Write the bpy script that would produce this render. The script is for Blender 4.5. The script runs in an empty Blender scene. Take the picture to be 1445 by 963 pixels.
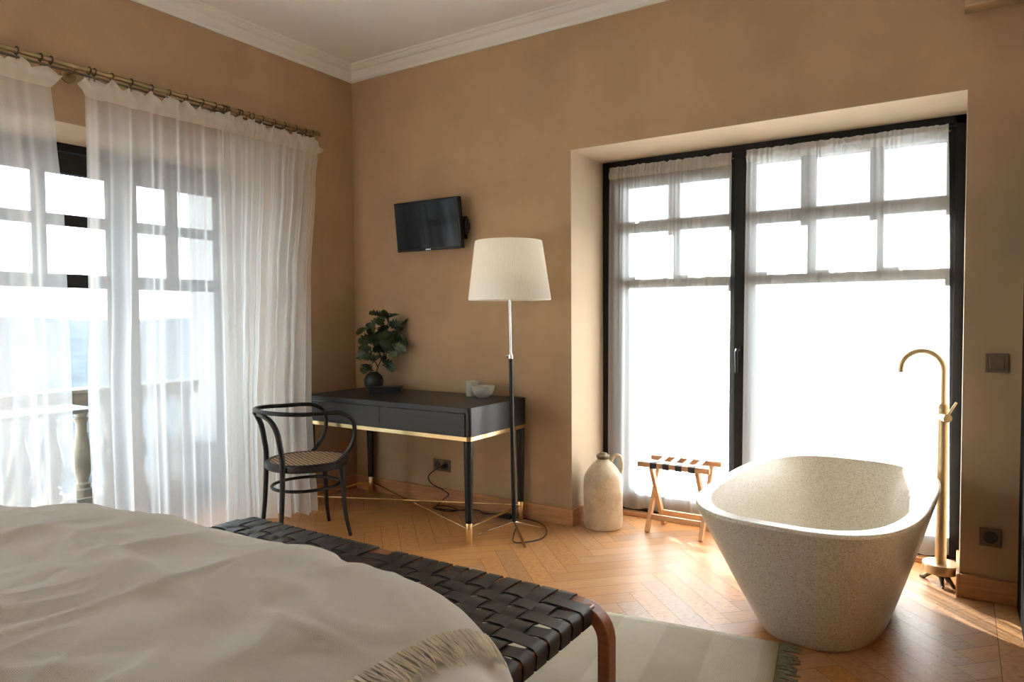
import bpy, bmesh, math, random
from mathutils import Vector, Matrix, noise
random.seed(7)
SC = bpy.context.scene
COL = SC.collection
PI = math.pi

# ---------------------------------------------------------------- camera
CAM = Vector((3.802, -3.7169, 1.285))
yaw, pitch, roll = -0.5739, 0.0357, -0.0061
fw = Vector((math.sin(yaw) * math.cos(pitch), math.cos(yaw) * math.cos(pitch), -math.sin(pitch)))
rt0 = Vector((math.cos(yaw), -math.sin(yaw), 0))
up0 = rt0.cross(fw)
rt = rt0 * math.cos(roll) + up0 * math.sin(roll)
up = -rt0 * math.sin(roll) + up0 * math.cos(roll)
cd = bpy.data.cameras.new('camera')
cam = bpy.data.objects.new('camera', cd)
COL.objects.link(cam)
m3 = Matrix((rt, up, -fw)).transposed()
cam.matrix_world = Matrix.Translation(CAM) @ m3.to_4x4()
cd.sensor_fit = 'HORIZONTAL'
cd.sensor_width = 36.0
cd.lens = 977.3 * 36.0 / 1445.0
cd.clip_start = 0.02
cd.clip_end = 6000
SC.camera = cam

# ---------------------------------------------------------------- light
SKY = 6.5
SUN = 66.0
SUN_EL = math.radians(18)
SC.view_settings.view_transform = 'Standard'
SC.view_settings.look = 'None'
SC.view_settings.gamma = 1.0
SC.view_settings.use_curve_mapping = False
SC.view_settings.exposure = 0.2
SC.cycles.max_bounces = 14
SC.cycles.diffuse_bounces = 7
SC.cycles.glossy_bounces = 4
SC.cycles.transmission_bounces = 8
SC.cycles.transparent_max_bounces = 40
SC.cycles.sample_clamp_indirect = 8.0
SC.cycles.caustics_reflective = False
SC.cycles.caustics_refractive = False

W = bpy.data.worlds.new('sky')
SC.world = W
W.use_nodes = True
nt = W.node_tree
nt.nodes.clear()
wo = nt.nodes.new('ShaderNodeOutputWorld')
bg = nt.nodes.new('ShaderNodeBackground')
geo = nt.nodes.new('ShaderNodeTexCoord')
sp = nt.nodes.new('ShaderNodeSeparateXYZ')
rp = nt.nodes.new('ShaderNodeValToRGB')
nt.links.new(geo.outputs['Generated'], sp.inputs[0])
nt.links.new(sp.outputs['Z'], rp.inputs[0])
e = rp.color_ramp.elements
e[0].position = 0.0
e[0].color = (0.90, 0.955, 1.0, 1)
e[1].position = 0.75
e[1].color = (0.66, 0.83, 1.0, 1)
x = rp.color_ramp.elements.new(0.22)
x.color = (0.83, 0.925, 1.0, 1)
nt.links.new(rp.outputs[0], bg.inputs[0])
bg.inputs[1].default_value = SKY
nt.links.new(bg.outputs[0], wo.inputs[0])

sd = bpy.data.lights.new('sun', 'SUN')
sd.energy = SUN
sd.color = (1.0, 0.975, 0.95)
sd.angle = math.radians(0.6)
sun = bpy.data.objects.new('sun', sd)
COL.objects.link(sun)
tosun = Vector((-0.695 * math.cos(SUN_EL), 0.719 * math.cos(SUN_EL), math.sin(SUN_EL)))
sun.rotation_euler = tosun.to_track_quat('Z', 'Y').to_euler()
sun.location = (-6, 8, 6)


def portal(name, center, sx, sy, direction):
    d = bpy.data.lights.new(name, 'AREA')
    d.shape = 'RECTANGLE'
    d.size, d.size_y = sx, sy
    d.cycles.is_portal = True
    o = bpy.data.objects.new(name, d)
    COL.objects.link(o)
    o.location = center
    o.rotation_euler = (-Vector(direction)).to_track_quat('Z', 'Y').to_euler()


portal('daylight_portal', (2.82, 0.56, 1.14), 2.02, 2.34, (0, -1, 0))
portal('daylight_portal', (-0.56, -1.735, 1.14), 2.34, 2.06, (1, 0, 0))
portal('daylight_portal', (-0.56, -4.13, 1.14), 2.34, 1.98, (1, 0, 0))

# ---------------------------------------------------------------- materials
MATS = {}


def nodes_of(name):
    m = bpy.data.materials.new(name)
    m.use_transparent_shadow = True
    m.use_nodes = True
    t = m.node_tree
    b = t.nodes['Principled BSDF']
    MATS[name] = m
    return m, t, b


def noise_node(t, scale, detail=4, rough=0.55, coord='Object', stretch=None):
    tc = t.nodes.new('ShaderNodeTexCoord')
    n = t.nodes.new('ShaderNodeTexNoise')
    n.inputs['Scale'].default_value = scale
    n.inputs['Detail'].default_value = detail
    n.inputs['Roughness'].default_value = rough
    src = tc.outputs[coord]
    if stretch:
        mp = t.nodes.new('ShaderNodeMapping')
        mp.inputs['Scale'].default_value = stretch
        t.links.new(src, mp.inputs[0])
        src = mp.outputs[0]
    t.links.new(src, n.inputs['Vector'])
    return n


def ramp(t, src, stops):
    r = t.nodes.new('ShaderNodeValToRGB')
    el = r.color_ramp.elements
    el[0].position, el[0].color = stops[0][0], (*stops[0][1], 1)
    el[1].position, el[1].color = stops[-1][0], (*stops[-1][1], 1)
    for p, c in stops[1:-1]:
        q = el.new(p)
        q.color = (*c, 1)
    t.links.new(src, r.inputs[0])
    return r


def bump(t, b, src, strength, dist=0.01):
    bm = t.nodes.new('ShaderNodeBump')
    bm.inputs['Strength'].default_value = strength
    bm.inputs['Distance'].default_value = dist
    t.links.new(src, bm.inputs['Height'])
    t.links.new(bm.outputs[0], b.inputs['Normal'])


def mat(name, col, rough=0.6, metal=0.0, var=0.0, scale=6, bscale=None, bstr=0.0, bdist=0.01, stretch=None, spec=None):
    m, t, b = nodes_of(name)
    b.inputs['Roughness'].default_value = rough
    b.inputs['Metallic'].default_value = metal
    if spec is not None:
        b.inputs['Specular IOR Level'].default_value = spec
    n = noise_node(t, scale, stretch=stretch)
    lo = tuple(max(0, c * (1 - var)) for c in col)
    hi = tuple(min(1, c * (1 + var)) for c in col)
    r = ramp(t, n.outputs['Fac'], [(0.3, lo), (0.7, hi)])
    t.links.new(r.outputs[0], b.inputs['Base Color'])
    if bstr:
        n2 = noise_node(t, bscale or scale * 8, detail=6, stretch=stretch)
        bump(t, b, n2.outputs['Fac'], bstr, bdist)
    return m


mat('wall_plaster', (0.425, 0.298, 0.182), 0.85, var=0.10, scale=2.2, bscale=120, bstr=0.25, bdist=0.003, spec=0.2)
mat('reveal_plaster', (0.46, 0.37, 0.27), 0.85, var=0.05, scale=2.2, bscale=120, bstr=0.2, bdist=0.003, spec=0.2)
mat('ceiling_paint', (0.84, 0.865, 0.86), 0.9, var=0.03, scale=1.5, spec=0.15)
mat('cornice_paint', (0.86, 0.88, 0.87), 0.8, var=0.02, scale=3, spec=0.2)
mat('black_frame', (0.010, 0.010, 0.010), 0.55, spec=0.25, var=0.15, scale=10)
mat('black_wood', (0.014, 0.014, 0.017), 0.36, spec=0.4, var=0.35, scale=3, bscale=60, bstr=0.18, bdist=0.002, stretch=(1.5, 18, 18))
mat('black_gloss_wood', (0.010, 0.010, 0.011), 0.35, var=0.2, scale=6, spec=0.32)
mat('brass', (0.84, 0.66, 0.36), 0.24, 1.0, var=0.06, scale=8)
mat('aged_brass', (0.34, 0.255, 0.14), 0.45, 1.0, var=0.15, scale=14)
mat('brushed_bronze', (0.56, 0.42, 0.25), 0.36, 1.0, var=0.05, scale=10, bscale=200, bstr=0.06, bdist=0.001, stretch=(8, 8, 0.5))
mat('dark_bronze', (0.10, 0.075, 0.05), 0.45, 0.8, var=0.3, scale=40)
mat('chrome', (0.86, 0.86, 0.87), 0.1, 1.0)
mat('plastic_black', (0.009, 0.009, 0.010), 0.4, spec=0.3)
mat('plate_bronze', (0.16, 0.115, 0.07), 0.45, 0.35, var=0.05)
mat('socket_dark', (0.035, 0.028, 0.022), 0.5)
mat('baseboard_oak', (0.46, 0.235, 0.11), 0.42, var=0.22, scale=4, bscale=40, bstr=0.08, bdist=0.002, stretch=(1.2, 1.2, 14))
mat('rack_wood', (0.56, 0.33, 0.18), 0.45, var=0.15, scale=6, stretch=(3, 3, 10))
mat('bench_wood', (0.27, 0.10, 0.045), 0.35, var=0.25, scale=7, stretch=(2, 12, 12))
mat('leather', (0.021, 0.016, 0.014), 0.42, var=0.35, scale=30, bscale=350, bstr=0.25, bdist=0.001)
mat('strap_webbing', (0.03, 0.028, 0.028), 0.6, var=0.2, scale=60)
mat('tv_screen', (0.004, 0.004, 0.006), 0.10, spec=0.22)
mat('shade_rod', (0.7, 0.68, 0.6), 0.7)
mat('concrete', (0.50, 0.495, 0.45), 0.8, var=0.15, scale=25, bscale=90, bstr=0.15, bdist=0.002)
mat('charcoal_ceramic', (0.022, 0.021, 0.019), 0.55, var=0.2, scale=12)
mat('leaf_green', (0.028, 0.045, 0.012), 0.5, var=0.45, scale=14)
mat('twig', (0.05, 0.035, 0.02), 0.8, var=0.2)
mat('white_sheet', (0.80, 0.78, 0.75), 0.85, var=0.02, scale=8, bscale=600, bstr=0.1, bdist=0.001, spec=0.2)
mat('stone', (0.36, 0.345, 0.295), 0.9, var=0.2, scale=7, bscale=60, bstr=0.3, bdist=0.004)
mat('terrace_tile', (0.20, 0.19, 0.175), 0.8, var=0.12, scale=6)
mat('render_wall', (0.30, 0.30, 0.29), 0.9, var=0.05, scale=3)
mat('outdoor_metal', (0.16, 0.18, 0.20), 0.5, var=0.08)
mat('outdoor_top', (0.27, 0.29, 0.31), 0.5, var=0.05)
mat('hill', (0.048, 0.060, 0.069), 0.95, var=0.3, scale=0.02, spec=0.0)  # bluish aerial haze tint put into the base colour
mat('tree_crown', (0.05, 0.075, 0.035), 0.9, var=0.3, scale=0.6, spec=0.0)
mat('house_wall', (0.17, 0.17, 0.165), 0.9, var=0.1, scale=0.1, spec=0.0)
mat('house_roof', (0.13, 0.095, 0.08), 0.9, var=0.15, scale=0.2, spec=0.0)
mat('house_window', (0.05, 0.06, 0.075), 0.4)


def mk_jug():
    m, t, b = nodes_of('stoneware')
    n = noise_node(t, 9, 6, 0.65)
    r = ramp(t, n.outputs['Fac'], [(0.3, (0.42, 0.33, 0.22)), (0.55, (0.60, 0.51, 0.37)), (0.75, (0.66, 0.58, 0.45))])
    n2 = noise_node(t, 130, 2, 0.6)
    r2 = ramp(t, n2.outputs['Fac'], [(0.30, (0.45, 0.36, 0.25)), (0.38, (1, 1, 1))])
    mx = t.nodes.new('ShaderNodeMix')
    mx.data_type = 'RGBA'
    mx.blend_type = 'MULTIPLY'
    mx.inputs[0].default_value = 0.7
    t.links.new(r.outputs[0], mx.inputs[6])
    t.links.new(r2.outputs[0], mx.inputs[7])
    t.links.new(mx.outputs[2], b.inputs['Base Color'])
    b.inputs['Roughness'].default_value = 0.35
    bump(t, b, n.outputs['Fac'], 0.2, 0.004)


mk_jug()


def mk_tub():
    m, t, b = nodes_of('speckled_stone')
    tc = t.nodes.new('ShaderNodeTexCoord')
    v = t.nodes.new('ShaderNodeTexVoronoi')
    v.inputs['Scale'].default_value = 380
    t.links.new(tc.outputs['Object'], v.inputs['Vector'])
    sepc = t.nodes.new('ShaderNodeSeparateColor')
    t.links.new(v.outputs['Color'], sepc.inputs[0])
    r = ramp(t, sepc.outputs[0], [(0.0, (0.30, 0.23, 0.15)), (0.08, (0.42, 0.34, 0.24)), (0.15, (0.60, 0.55, 0.47)),
                                  (0.75, (0.67, 0.63, 0.55)), (1.0, (0.74, 0.71, 0.64))])
    n = noise_node(t, 160, 3)
    mx = t.nodes.new('ShaderNodeMix')
    mx.data_type = 'RGBA'
    mx.blend_type = 'MULTIPLY'
    mx.inputs[0].default_value = 0.25
    r2 = ramp(t, n.outputs['Fac'], [(0.35, (0.6, 0.52, 0.42)), (0.6, (1, 1, 1))])
    t.links.new(r.outputs[0], mx.inputs[6])
    t.links.new(r2.outputs[0], mx.inputs[7])
    t.links.new(mx.outputs[2], b.inputs['Base Color'])
    b.inputs['Roughness'].default_value = 0.34


mk_tub()


def mk_plank():
    m, t, b = nodes_of('oak_parquet')
    uv = t.nodes.new('ShaderNodeUVMap')
    mp = t.nodes.new('ShaderNodeMapping')
    mp.inputs['Scale'].default_value = (2.2, 26, 1)
    t.links.new(uv.outputs[0], mp.inputs[0])
    n = t.nodes.new('ShaderNodeTexNoise')
    n.inputs['Scale'].default_value = 1.6
    n.inputs['Detail'].default_value = 6
    n.inputs['Roughness'].default_value = 0.6
    n.inputs['Distortion'].default_value = 0.6
    t.links.new(mp.outputs[0], n.inputs['Vector'])
    r = ramp(t, n.outputs['Fac'], [(0.28, (0.30, 0.135, 0.048)), (0.48, (0.47, 0.235, 0.092)), (0.72, (0.56, 0.305, 0.135))])
    at = t.nodes.new('ShaderNodeAttribute')
    at.attribute_name = 'plank'
    sx = t.nodes.new('ShaderNodeSeparateColor')
    t.links.new(at.outputs['Color'], sx.inputs[0])
    hs = t.nodes.new('ShaderNodeHueSaturation')
    mr = t.nodes.new('ShaderNodeMapRange')
    mr.inputs['To Min'].default_value = 0.86
    mr.inputs['To Max'].default_value = 1.12
    t.links.new(sx.outputs[0], mr.inputs[0])
    t.links.new(mr.outputs[0], hs.inputs['Value'])
    mr2 = t.nodes.new('ShaderNodeMapRange')
    mr2.inputs['To Min'].default_value = 0.85
    mr2.inputs['To Max'].default_value = 1.05
    t.links.new(sx.outputs[1], mr2.inputs[0])
    t.links.new(mr2.outputs[0], hs.inputs['Saturation'])
    t.links.new(r.outputs[0], hs.inputs['Color'])
    t.links.new(hs.outputs[0], b.inputs['Base Color'])
    rr = t.nodes.new('ShaderNodeMapRange')
    rr.inputs['To Min'].default_value = 0.30
    rr.inputs['To Max'].default_value = 0.46
    t.links.new(n.outputs['Fac'], rr.inputs[0])
    t.links.new(rr.outputs[0], b.inputs['Roughness'])
    bump(t, b, n.outputs['Fac'], 0.12, 0.002)


mk_plank()
mat('black_matte', (0.008, 0.008, 0.008), 0.9, spec=0.05)
mat('floor_joint', (0.05, 0.025, 0.012), 0.8)


def weave(name, c1, c2, scale, rough=0.9, big=None, bstr=0.35):
    """woven cloth: two crossed wave textures on UV plus slow tone variation"""
    m, t, b = nodes_of(name)
    uv = t.nodes.new('ShaderNodeUVMap')
    outs = []
    for ax in ('X', 'Y'):
        w = t.nodes.new('ShaderNodeTexWave')
        w.wave_type = 'BANDS'
        w.bands_direction = ax
        w.inputs['Scale'].default_value = scale
        w.inputs['Distortion'].default_value = 1.5
        w.inputs['Detail'].default_value = 2
        t.links.new(uv.outputs[0], w.inputs['Vector'])
        outs.append(w.outputs['Fac'])
    ma = t.nodes.new('ShaderNodeMath')
    ma.operation = 'MULTIPLY'
    t.links.new(outs[0], ma.inputs[0])
    t.links.new(outs[1], ma.inputs[1])
    r = ramp(t, ma.outputs[0], [(0.0, c1), (0.7, c2)])
    n = noise_node(t, big or 5, 4, 0.6, 'UV')
    r2 = ramp(t, n.outputs['Fac'], [(0.3, (0.86, 0.84, 0.80)), (0.7, (1, 1, 1))])
    mx = t.nodes.new('ShaderNodeMix')
    mx.data_type = 'RGBA'
    mx.blend_type = 'MULTIPLY'
    mx.inputs[0].default_value = 1.0
    t.links.new(r.outputs[0], mx.inputs[6])
    t.links.new(r2.outputs[0], mx.inputs[7])
    t.links.new(mx.outputs[2], b.inputs['Base Color'])
    b.inputs['Roughness'].default_value = rough
    b.inputs['Specular IOR Level'].default_value = 0.15
    bump(t, b, ma.outputs[0], bstr, 0.003)
    return m, t, b, mx


weave('blanket_wool', (0.64, 0.63, 0.595), (0.87, 0.865, 0.83), 120, big=3)
mat('blanket_fringe', (0.80, 0.75, 0.66), 0.95, var=0.15, scale=30)
weave('cane', (0.12, 0.06, 0.03), (0.90, 0.66, 0.43), 13, rough=0.55, bstr=0.8)


def mk_rug():
    m, t, b, mx = weave('rug_weave', (0.62, 0.59, 0.49), (0.88, 0.85, 0.74), 70, big=3, bstr=0.6)
    uv = t.nodes.new('ShaderNodeUVMap')
    w = t.nodes.new('ShaderNodeTexWave')
    w.wave_type = 'BANDS'
    w.bands_direction = 'X'
    w.inputs['Scale'].default_value = 0.85
    w.inputs['Phase Offset'].default_value = 0.6
    t.links.new(uv.outputs[0], w.inputs['Vector'])
    r = ramp(t, w.outputs['Fac'], [(0.46, (0.88, 0.87, 0.84)), (0.54, (1, 1, 1))])
    m2 = t.nodes.new('ShaderNodeMix')
    m2.data_type = 'RGBA'
    m2.blend_type = 'MULTIPLY'
    m2.inputs[0].default_value = 1.0
    t.links.new(mx.outputs[2], m2.inputs[6])
    t.links.new(r.outputs[0], m2.inputs[7])
    t.links.new(m2.outputs[2], b.inputs['Base Color'])


mk_rug()
mat('rug_fringe', (0.20, 0.19, 0.14), 0.95, var=0.3, scale=60)


def cloth_mat(name, col, t0, transl=0.55):
    """thin woven sheer: the share seen straight through falls with the path through the threads"""
    m = bpy.data.materials.new(name)
    m.use_transparent_shadow = True
    MATS[name] = m
    m.use_nodes = True
    t = m.node_tree
    t.nodes.clear()
    out = t.nodes.new('ShaderNodeOutputMaterial')
    df = t.nodes.new('ShaderNodeBsdfDiffuse')
    tl = t.nodes.new('ShaderNodeBsdfTranslucent')
    df.inputs[0].default_value = (*col, 1)
    tl.inputs[0].default_value = (*col, 1)
    mx = t.nodes.new('ShaderNodeMixShader')
    mx.inputs[0].default_value = transl
    t.links.new(df.outputs[0], mx.inputs[1])
    t.links.new(tl.outputs[0], mx.inputs[2])
    if t0 <= 0:
        t.links.new(mx.outputs[0], out.inputs[0])
        return m
    tr = t.nodes.new('ShaderNodeBsdfTransparent')
    g = t.nodes.new('ShaderNodeNewGeometry')
    dot = t.nodes.new('ShaderNodeVectorMath')
    dot.operation = 'DOT_PRODUCT'
    t.links.new(g.outputs['Incoming'], dot.inputs[0])
    t.links.new(g.outputs['Normal'], dot.inputs[1])
    ab = t.nodes.new('ShaderNodeMath')
    ab.operation = 'ABSOLUTE'
    t.links.new(dot.outputs['Value'], ab.inputs[0])
    mxm = t.nodes.new('ShaderNodeMath')
    mxm.operation = 'MAXIMUM'
    mxm.inputs[1].default_value = 0.12
    t.links.new(ab.outputs[0], mxm.inputs[0])
    dv = t.nodes.new('ShaderNodeMath')
    dv.operation = 'DIVIDE'
    dv.inputs[0].default_value = 1.0
    t.links.new(mxm.outputs[0], dv.inputs[1])
    pw = t.nodes.new('ShaderNodeMath')
    pw.operation = 'POWER'
    pw.inputs[0].default_value = t0
    t.links.new(dv.outputs[0], pw.inputs[1])
    # thread density varies softly over the cloth
    n = noise_node(t, 140, 3, 0.6, 'UV', (1, 1, 1))
    mr = t.nodes.new('ShaderNodeMapRange')
    mr.inputs['To Min'].default_value = 0.82
    mr.inputs['To Max'].default_value = 1.18
    t.links.new(n.outputs['Fac'], mr.inputs[0])
    ml = t.nodes.new('ShaderNodeMath')
    ml.operation = 'MULTIPLY'
    ml.use_clamp = True
    t.links.new(pw.outputs[0], ml.inputs[0])
    t.links.new(mr.outputs[0], ml.inputs[1])
    m2 = t.nodes.new('ShaderNodeMixShader')
    t.links.new(ml.outputs[0], m2.inputs[0])
    t.links.new(mx.outputs[0], m2.inputs[1])
    t.links.new(tr.outputs[0], m2.inputs[2])
    t.links.new(m2.outputs[0], out.inputs[0])
    return m


cloth_mat('sheer', (0.95, 0.95, 0.95), 0.42, 0.66)
cloth_mat('sheer_fine', (0.93, 0.92, 0.90), 0.26, 0.62)
cloth_mat('sheer_dense', (0.94, 0.935, 0.92), 0.20, 0.58)
cloth_mat('header_cloth', (0.94, 0.93, 0.90), 0.12, 0.5)
cloth_mat('shade_cloth', (0.97, 0.955, 0.89), 0.0, 0.6)


def mk_glass():
    m = bpy.data.materials.new('pane_glass')
    m.use_transparent_shadow = True
    MATS['pane_glass'] = m
    m.use_nodes = True
    t = m.node_tree
    t.nodes.clear()
    out = t.nodes.new('ShaderNodeOutputMaterial')
    tr = t.nodes.new('ShaderNodeBsdfTransparent')
    tr.inputs[0].default_value = (0.96, 0.975, 0.97, 1)
    gl = t.nodes.new('ShaderNodeBsdfGlossy')
    gl.inputs['Roughness'].default_value = 0.02
    g = t.nodes.new('ShaderNodeNewGeometry')
    dot = t.nodes.new('ShaderNodeVectorMath')
    dot.operation = 'DOT_PRODUCT'
    t.links.new(g.outputs['Incoming'], dot.inputs[0])
    t.links.new(g.outputs['Normal'], dot.inputs[1])

    def mth(op, a, b=None):
        n = t.nodes.new('ShaderNodeMath')
        n.operation = op
        for k, q in enumerate((a, b)):
            if q is None:
                continue
            if isinstance(q, (int, float)):
                n.inputs[k].default_value = q
            else:
                t.links.new(q, n.inputs[k])
        return n.outputs[0]
    fr = mth('ADD', mth('MULTIPLY', mth('POWER', mth('SUBTRACT', 1.0, mth('ABSOLUTE', dot.outputs['Value'])), 5.0), 0.96), 0.03)
    mx = t.nodes.new('ShaderNodeMixShader')
    t.links.new(fr, mx.inputs[0])
    t.links.new(tr.outputs[0], mx.inputs[1])
    t.links.new(gl.outputs[0], mx.inputs[2])
    t.links.new(mx.outputs[0], out.inputs[0])


mk_glass()


# ---------------------------------------------------------------- mesh helpers
class MB:
    def __init__(s):
        s.v, s.f, s.uv = [], [], []

    def face(s, idx, uv=None):
        s.f.append(tuple(idx))
        s.uv.append(uv)

    def box(s, x0, x1, y0, y1, z0, z1):
        n = len(s.v)
        s.v += [Vector(p) for p in ((x0, y0, z0), (x1, y0, z0), (x1, y1, z0), (x0, y1, z0), (x0, y0, z1), (x1, y0, z1), (x1, y1, z1), (x0, y1, z1))]
        for q in ((0, 3, 2, 1), (4, 5, 6, 7), (0, 1, 5, 4), (1, 2, 6, 5), (2, 3, 7, 6), (3, 0, 4, 7)):
            s.face([n + i for i in q])
        return s

    def rings(s, rings, closed=True, cap0=True, cap1=True, loop=False):
        """loft a list of equal-length point rings"""
        n0 = len(s.v)
        k = len(rings[0])
        for r in rings:
            s.v += [Vector(p) for p in r]
        m = len(rings)
        span = k if closed else k - 1
        for i in range(m if loop else m - 1):
            for j in range(span):
                a = n0 + i * k + j
                b = n0 + i * k + (j + 1) % k
                c = n0 + ((i + 1) % m) * k + (j + 1) % k
                d = n0 + ((i + 1) % m) * k + j
                s.face((a, b, c, d), ((i / m, j / k), (i / m, (j + 1) / k), ((i + 1) / m, (j + 1) / k), ((i + 1) / m, j / k)))
        if not loop and closed:
            if cap0:
                s.face([n0 + j for j in range(k)][::-1])
            if cap1:
                s.face([n0 + (m - 1) * k + j for j in range(k)])
        return s

    def lathe(s, c, prof, seg=32, cap0=True, cap1=True):
        rs = []
        for r, z in prof:
            rs.append([(c[0] + r * math.cos(2 * PI * j / seg), c[1] + r * math.sin(2 * PI * j / seg), c[2] + z) for j in range(seg)])
        return s.rings(rs, cap0=cap0, cap1=cap1)

    def tube(s, pts, r, seg=10, loop=False, squash=1.0):
        pts = [Vector(p) for p in pts]
        n = len(pts)
        rad = r if isinstance(r, (list, tuple)) else [r] * n
        rs = []
        prevn = None
        for i, p in enumerate(pts):
            if loop:
                tg = pts[(i + 1) % n] - pts[i - 1]
            else:
                tg = pts[min(i + 1, n - 1)] - pts[max(i - 1, 0)]
            tg.normalize()
            if prevn is None:
                a = Vector((0, 0, 1)) if abs(tg.z) < 0.9 else Vector((1, 0, 0))
                nn = (a - tg * a.dot(tg)).normalized()
            else:
                nn = (prevn - tg * prevn.dot(tg)).normalized()
            prevn = nn
            bb = tg.cross(nn)
            rs.append([p + nn * (rad[i] * squash * math.cos(2 * PI * j / seg)) + bb * (rad[i] * math.sin(2 * PI * j / seg)) for j in range(seg)])
        return s.rings(rs, loop=loop)

    def ribbon(s, pts, wvec, th):
        """flat strap along pts, width vector wvec, thickness th"""
        pts = [Vector(p) for p in pts]
        w = Vector(wvec) * 0.5
        rs = []
        n = len(pts)
        for i, p in enumerate(pts):
            tg = (pts[min(i + 1, n - 1)] - pts[max(i - 1, 0)]).normalized()
            nn = w.cross(tg).normalized() * (th / 2)
            rs.append([p - w - nn, p + w - nn, p + w + nn, p - w + nn])
        return s.rings(rs)

    def grid(s, nu, nv, fn, uvs=(1, 1)):
        n0 = len(s.v)
        for i in range(nu + 1):
            for j in range(nv + 1):
                s.v.append(Vector(fn(i / nu, j / nv)))
        for i in range(nu):
            for j in range(nv):
                a = n0 + i * (nv + 1) + j
                q = (a, a + nv + 1, a + nv + 2, a + 1)
                u0, u1, v0, v1 = i / nu * uvs[0], (i + 1) / nu * uvs[0], j / nv * uvs[1], (j + 1) / nv * uvs[1]
                s.face(q, ((u0, v0), (u1, v0), (u1, v1), (u0, v1)))
        return s

    def prism(s, poly, z0, z1):
        n = len(s.v)
        k = len(poly)
        s.v += [Vector((p[0], p[1], z0)) for p in poly] + [Vector((p[0], p[1], z1)) for p in poly]
        s.face([n + i for i in range(k)][::-1])
        s.face([n + k + i for i in range(k)])
        for i in range(k):
            j = (i + 1) % k
            s.face((n + i, n + j, n + k + j, n + k + i))
        return s


def wm(o):
    m = Matrix.LocRotScale(o.location, o.rotation_euler, o.scale)
    return wm(o.parent) @ m if o.parent else m


def build(name, mb, m, parent=None, smooth=True, bevel=0.0, local=False, angle=40, segs=2):
    """link the collected geometry as ONE mesh object (points in world space unless local)"""
    me = bpy.data.meshes.new(name)
    vs = mb.v
    if parent is not None and not local:
        inv = wm(parent).inverted()
        vs = [inv @ p for p in vs]
    me.from_pydata([tuple(p) for p in vs], [], mb.f)
    if any(u for u in mb.uv):
        uvl = me.uv_layers.new(name='UVMap')
        k = 0
        for p, u in zip(me.polygons, mb.uv):
            for q, li in enumerate(p.loop_indices):
                if u:
                    uvl.data[li].uv = u[q]
    bm = bmesh.new()
    bm.from_mesh(me)
    bmesh.ops.recalc_face_normals(bm, faces=bm.faces)
    bm.to_mesh(me)
    bm.free()
    me.materials.append(MATS[m])
    o = bpy.data.objects.new(name, me)
    COL.objects.link(o)
    if parent is not None:
        o.parent = parent
    if bevel:
        b = o.modifiers.new('bevel', 'BEVEL')
        b.width = bevel
        b.segments = segs
        b.limit_method = 'ANGLE'
        b.angle_limit = math.radians(50)
    if smooth:
        for p in me.polygons:
            p.use_smooth = True
        me.set_sharp_from_angle(angle=math.radians(angle))
    return o


def thing(name, label, cat, loc=(0, 0, 0), rotz=0.0, group=None):
    o = bpy.data.objects.new(name, None)
    COL.objects.link(o)
    o.empty_display_size = 0.1
    o.location = loc
    o.rotation_euler = (0, 0, rotz)
    o['label'] = label
    o['category'] = cat
    if group:
        o['group'] = group
    return o


def tag(o, label, cat, group=None):
    o['label'] = label
    o['category'] = cat
    if group:
        o['group'] = group
    return o


def struct(name, mb, m, parent=None, **k):
    o = build(name, mb, m, parent, **k)
    if parent is None:
        o['kind'] = 'structure'
    return o


def catmull(pts, n=8, loop=False):
    P = [Vector(p) for p in pts]
    out = []
    N = len(P)
    for i in range(N if loop else N - 1):
        if loop:
            p0, p1, p2, p3 = P[i - 1], P[i], P[(i + 1) % N], P[(i + 2) % N]
        else:
            p0, p1, p2, p3 = P[max(i - 1, 0)], P[i], P[i + 1], P[min(i + 2, N - 1)]
        for k in range(n):
            t = k / n
            out.append(0.5 * ((2 * p1) + (p2 - p0) * t + (2 * p0 - 5 * p1 + 4 * p2 - p3) * t * t + (3 * p1 - p0 - 3 * p2 + p3) * t ** 3))
    if not loop:
        out.append(P[-1])
    return out


# ================================================================ SETTING
XR, YN = 4.04, -5.3          # right wall, near wall
ZC = 3.105                   # ceiling
OX0, OX1, OZ = 1.825, 3.82, 2.282      # opening in far wall
LY0, LY1, LZ = -2.78, -0.70, 2.277     # opening in left wall
MY0, MY1 = -5.10, -3.15                # unseen left-wall opening added to light the room, behind the bed head


def clip(poly, ax, val, keep_less):
    out = []
    for i in range(len(poly)):
        a, b = poly[i], poly[(i + 1) % len(poly)]
        ia = (a[ax] <= val) if keep_less else (a[ax] >= val)
        ib = (b[ax] <= val) if keep_less else (b[ax] >= val)
        if ia:
            out.append(a)
        if ia != ib:
            t = (val - a[ax]) / (b[ax] - a[ax])
            out.append(tuple(a[k] + t * (b[k] - a[k]) for k in range(len(a))))
    return out


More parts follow.
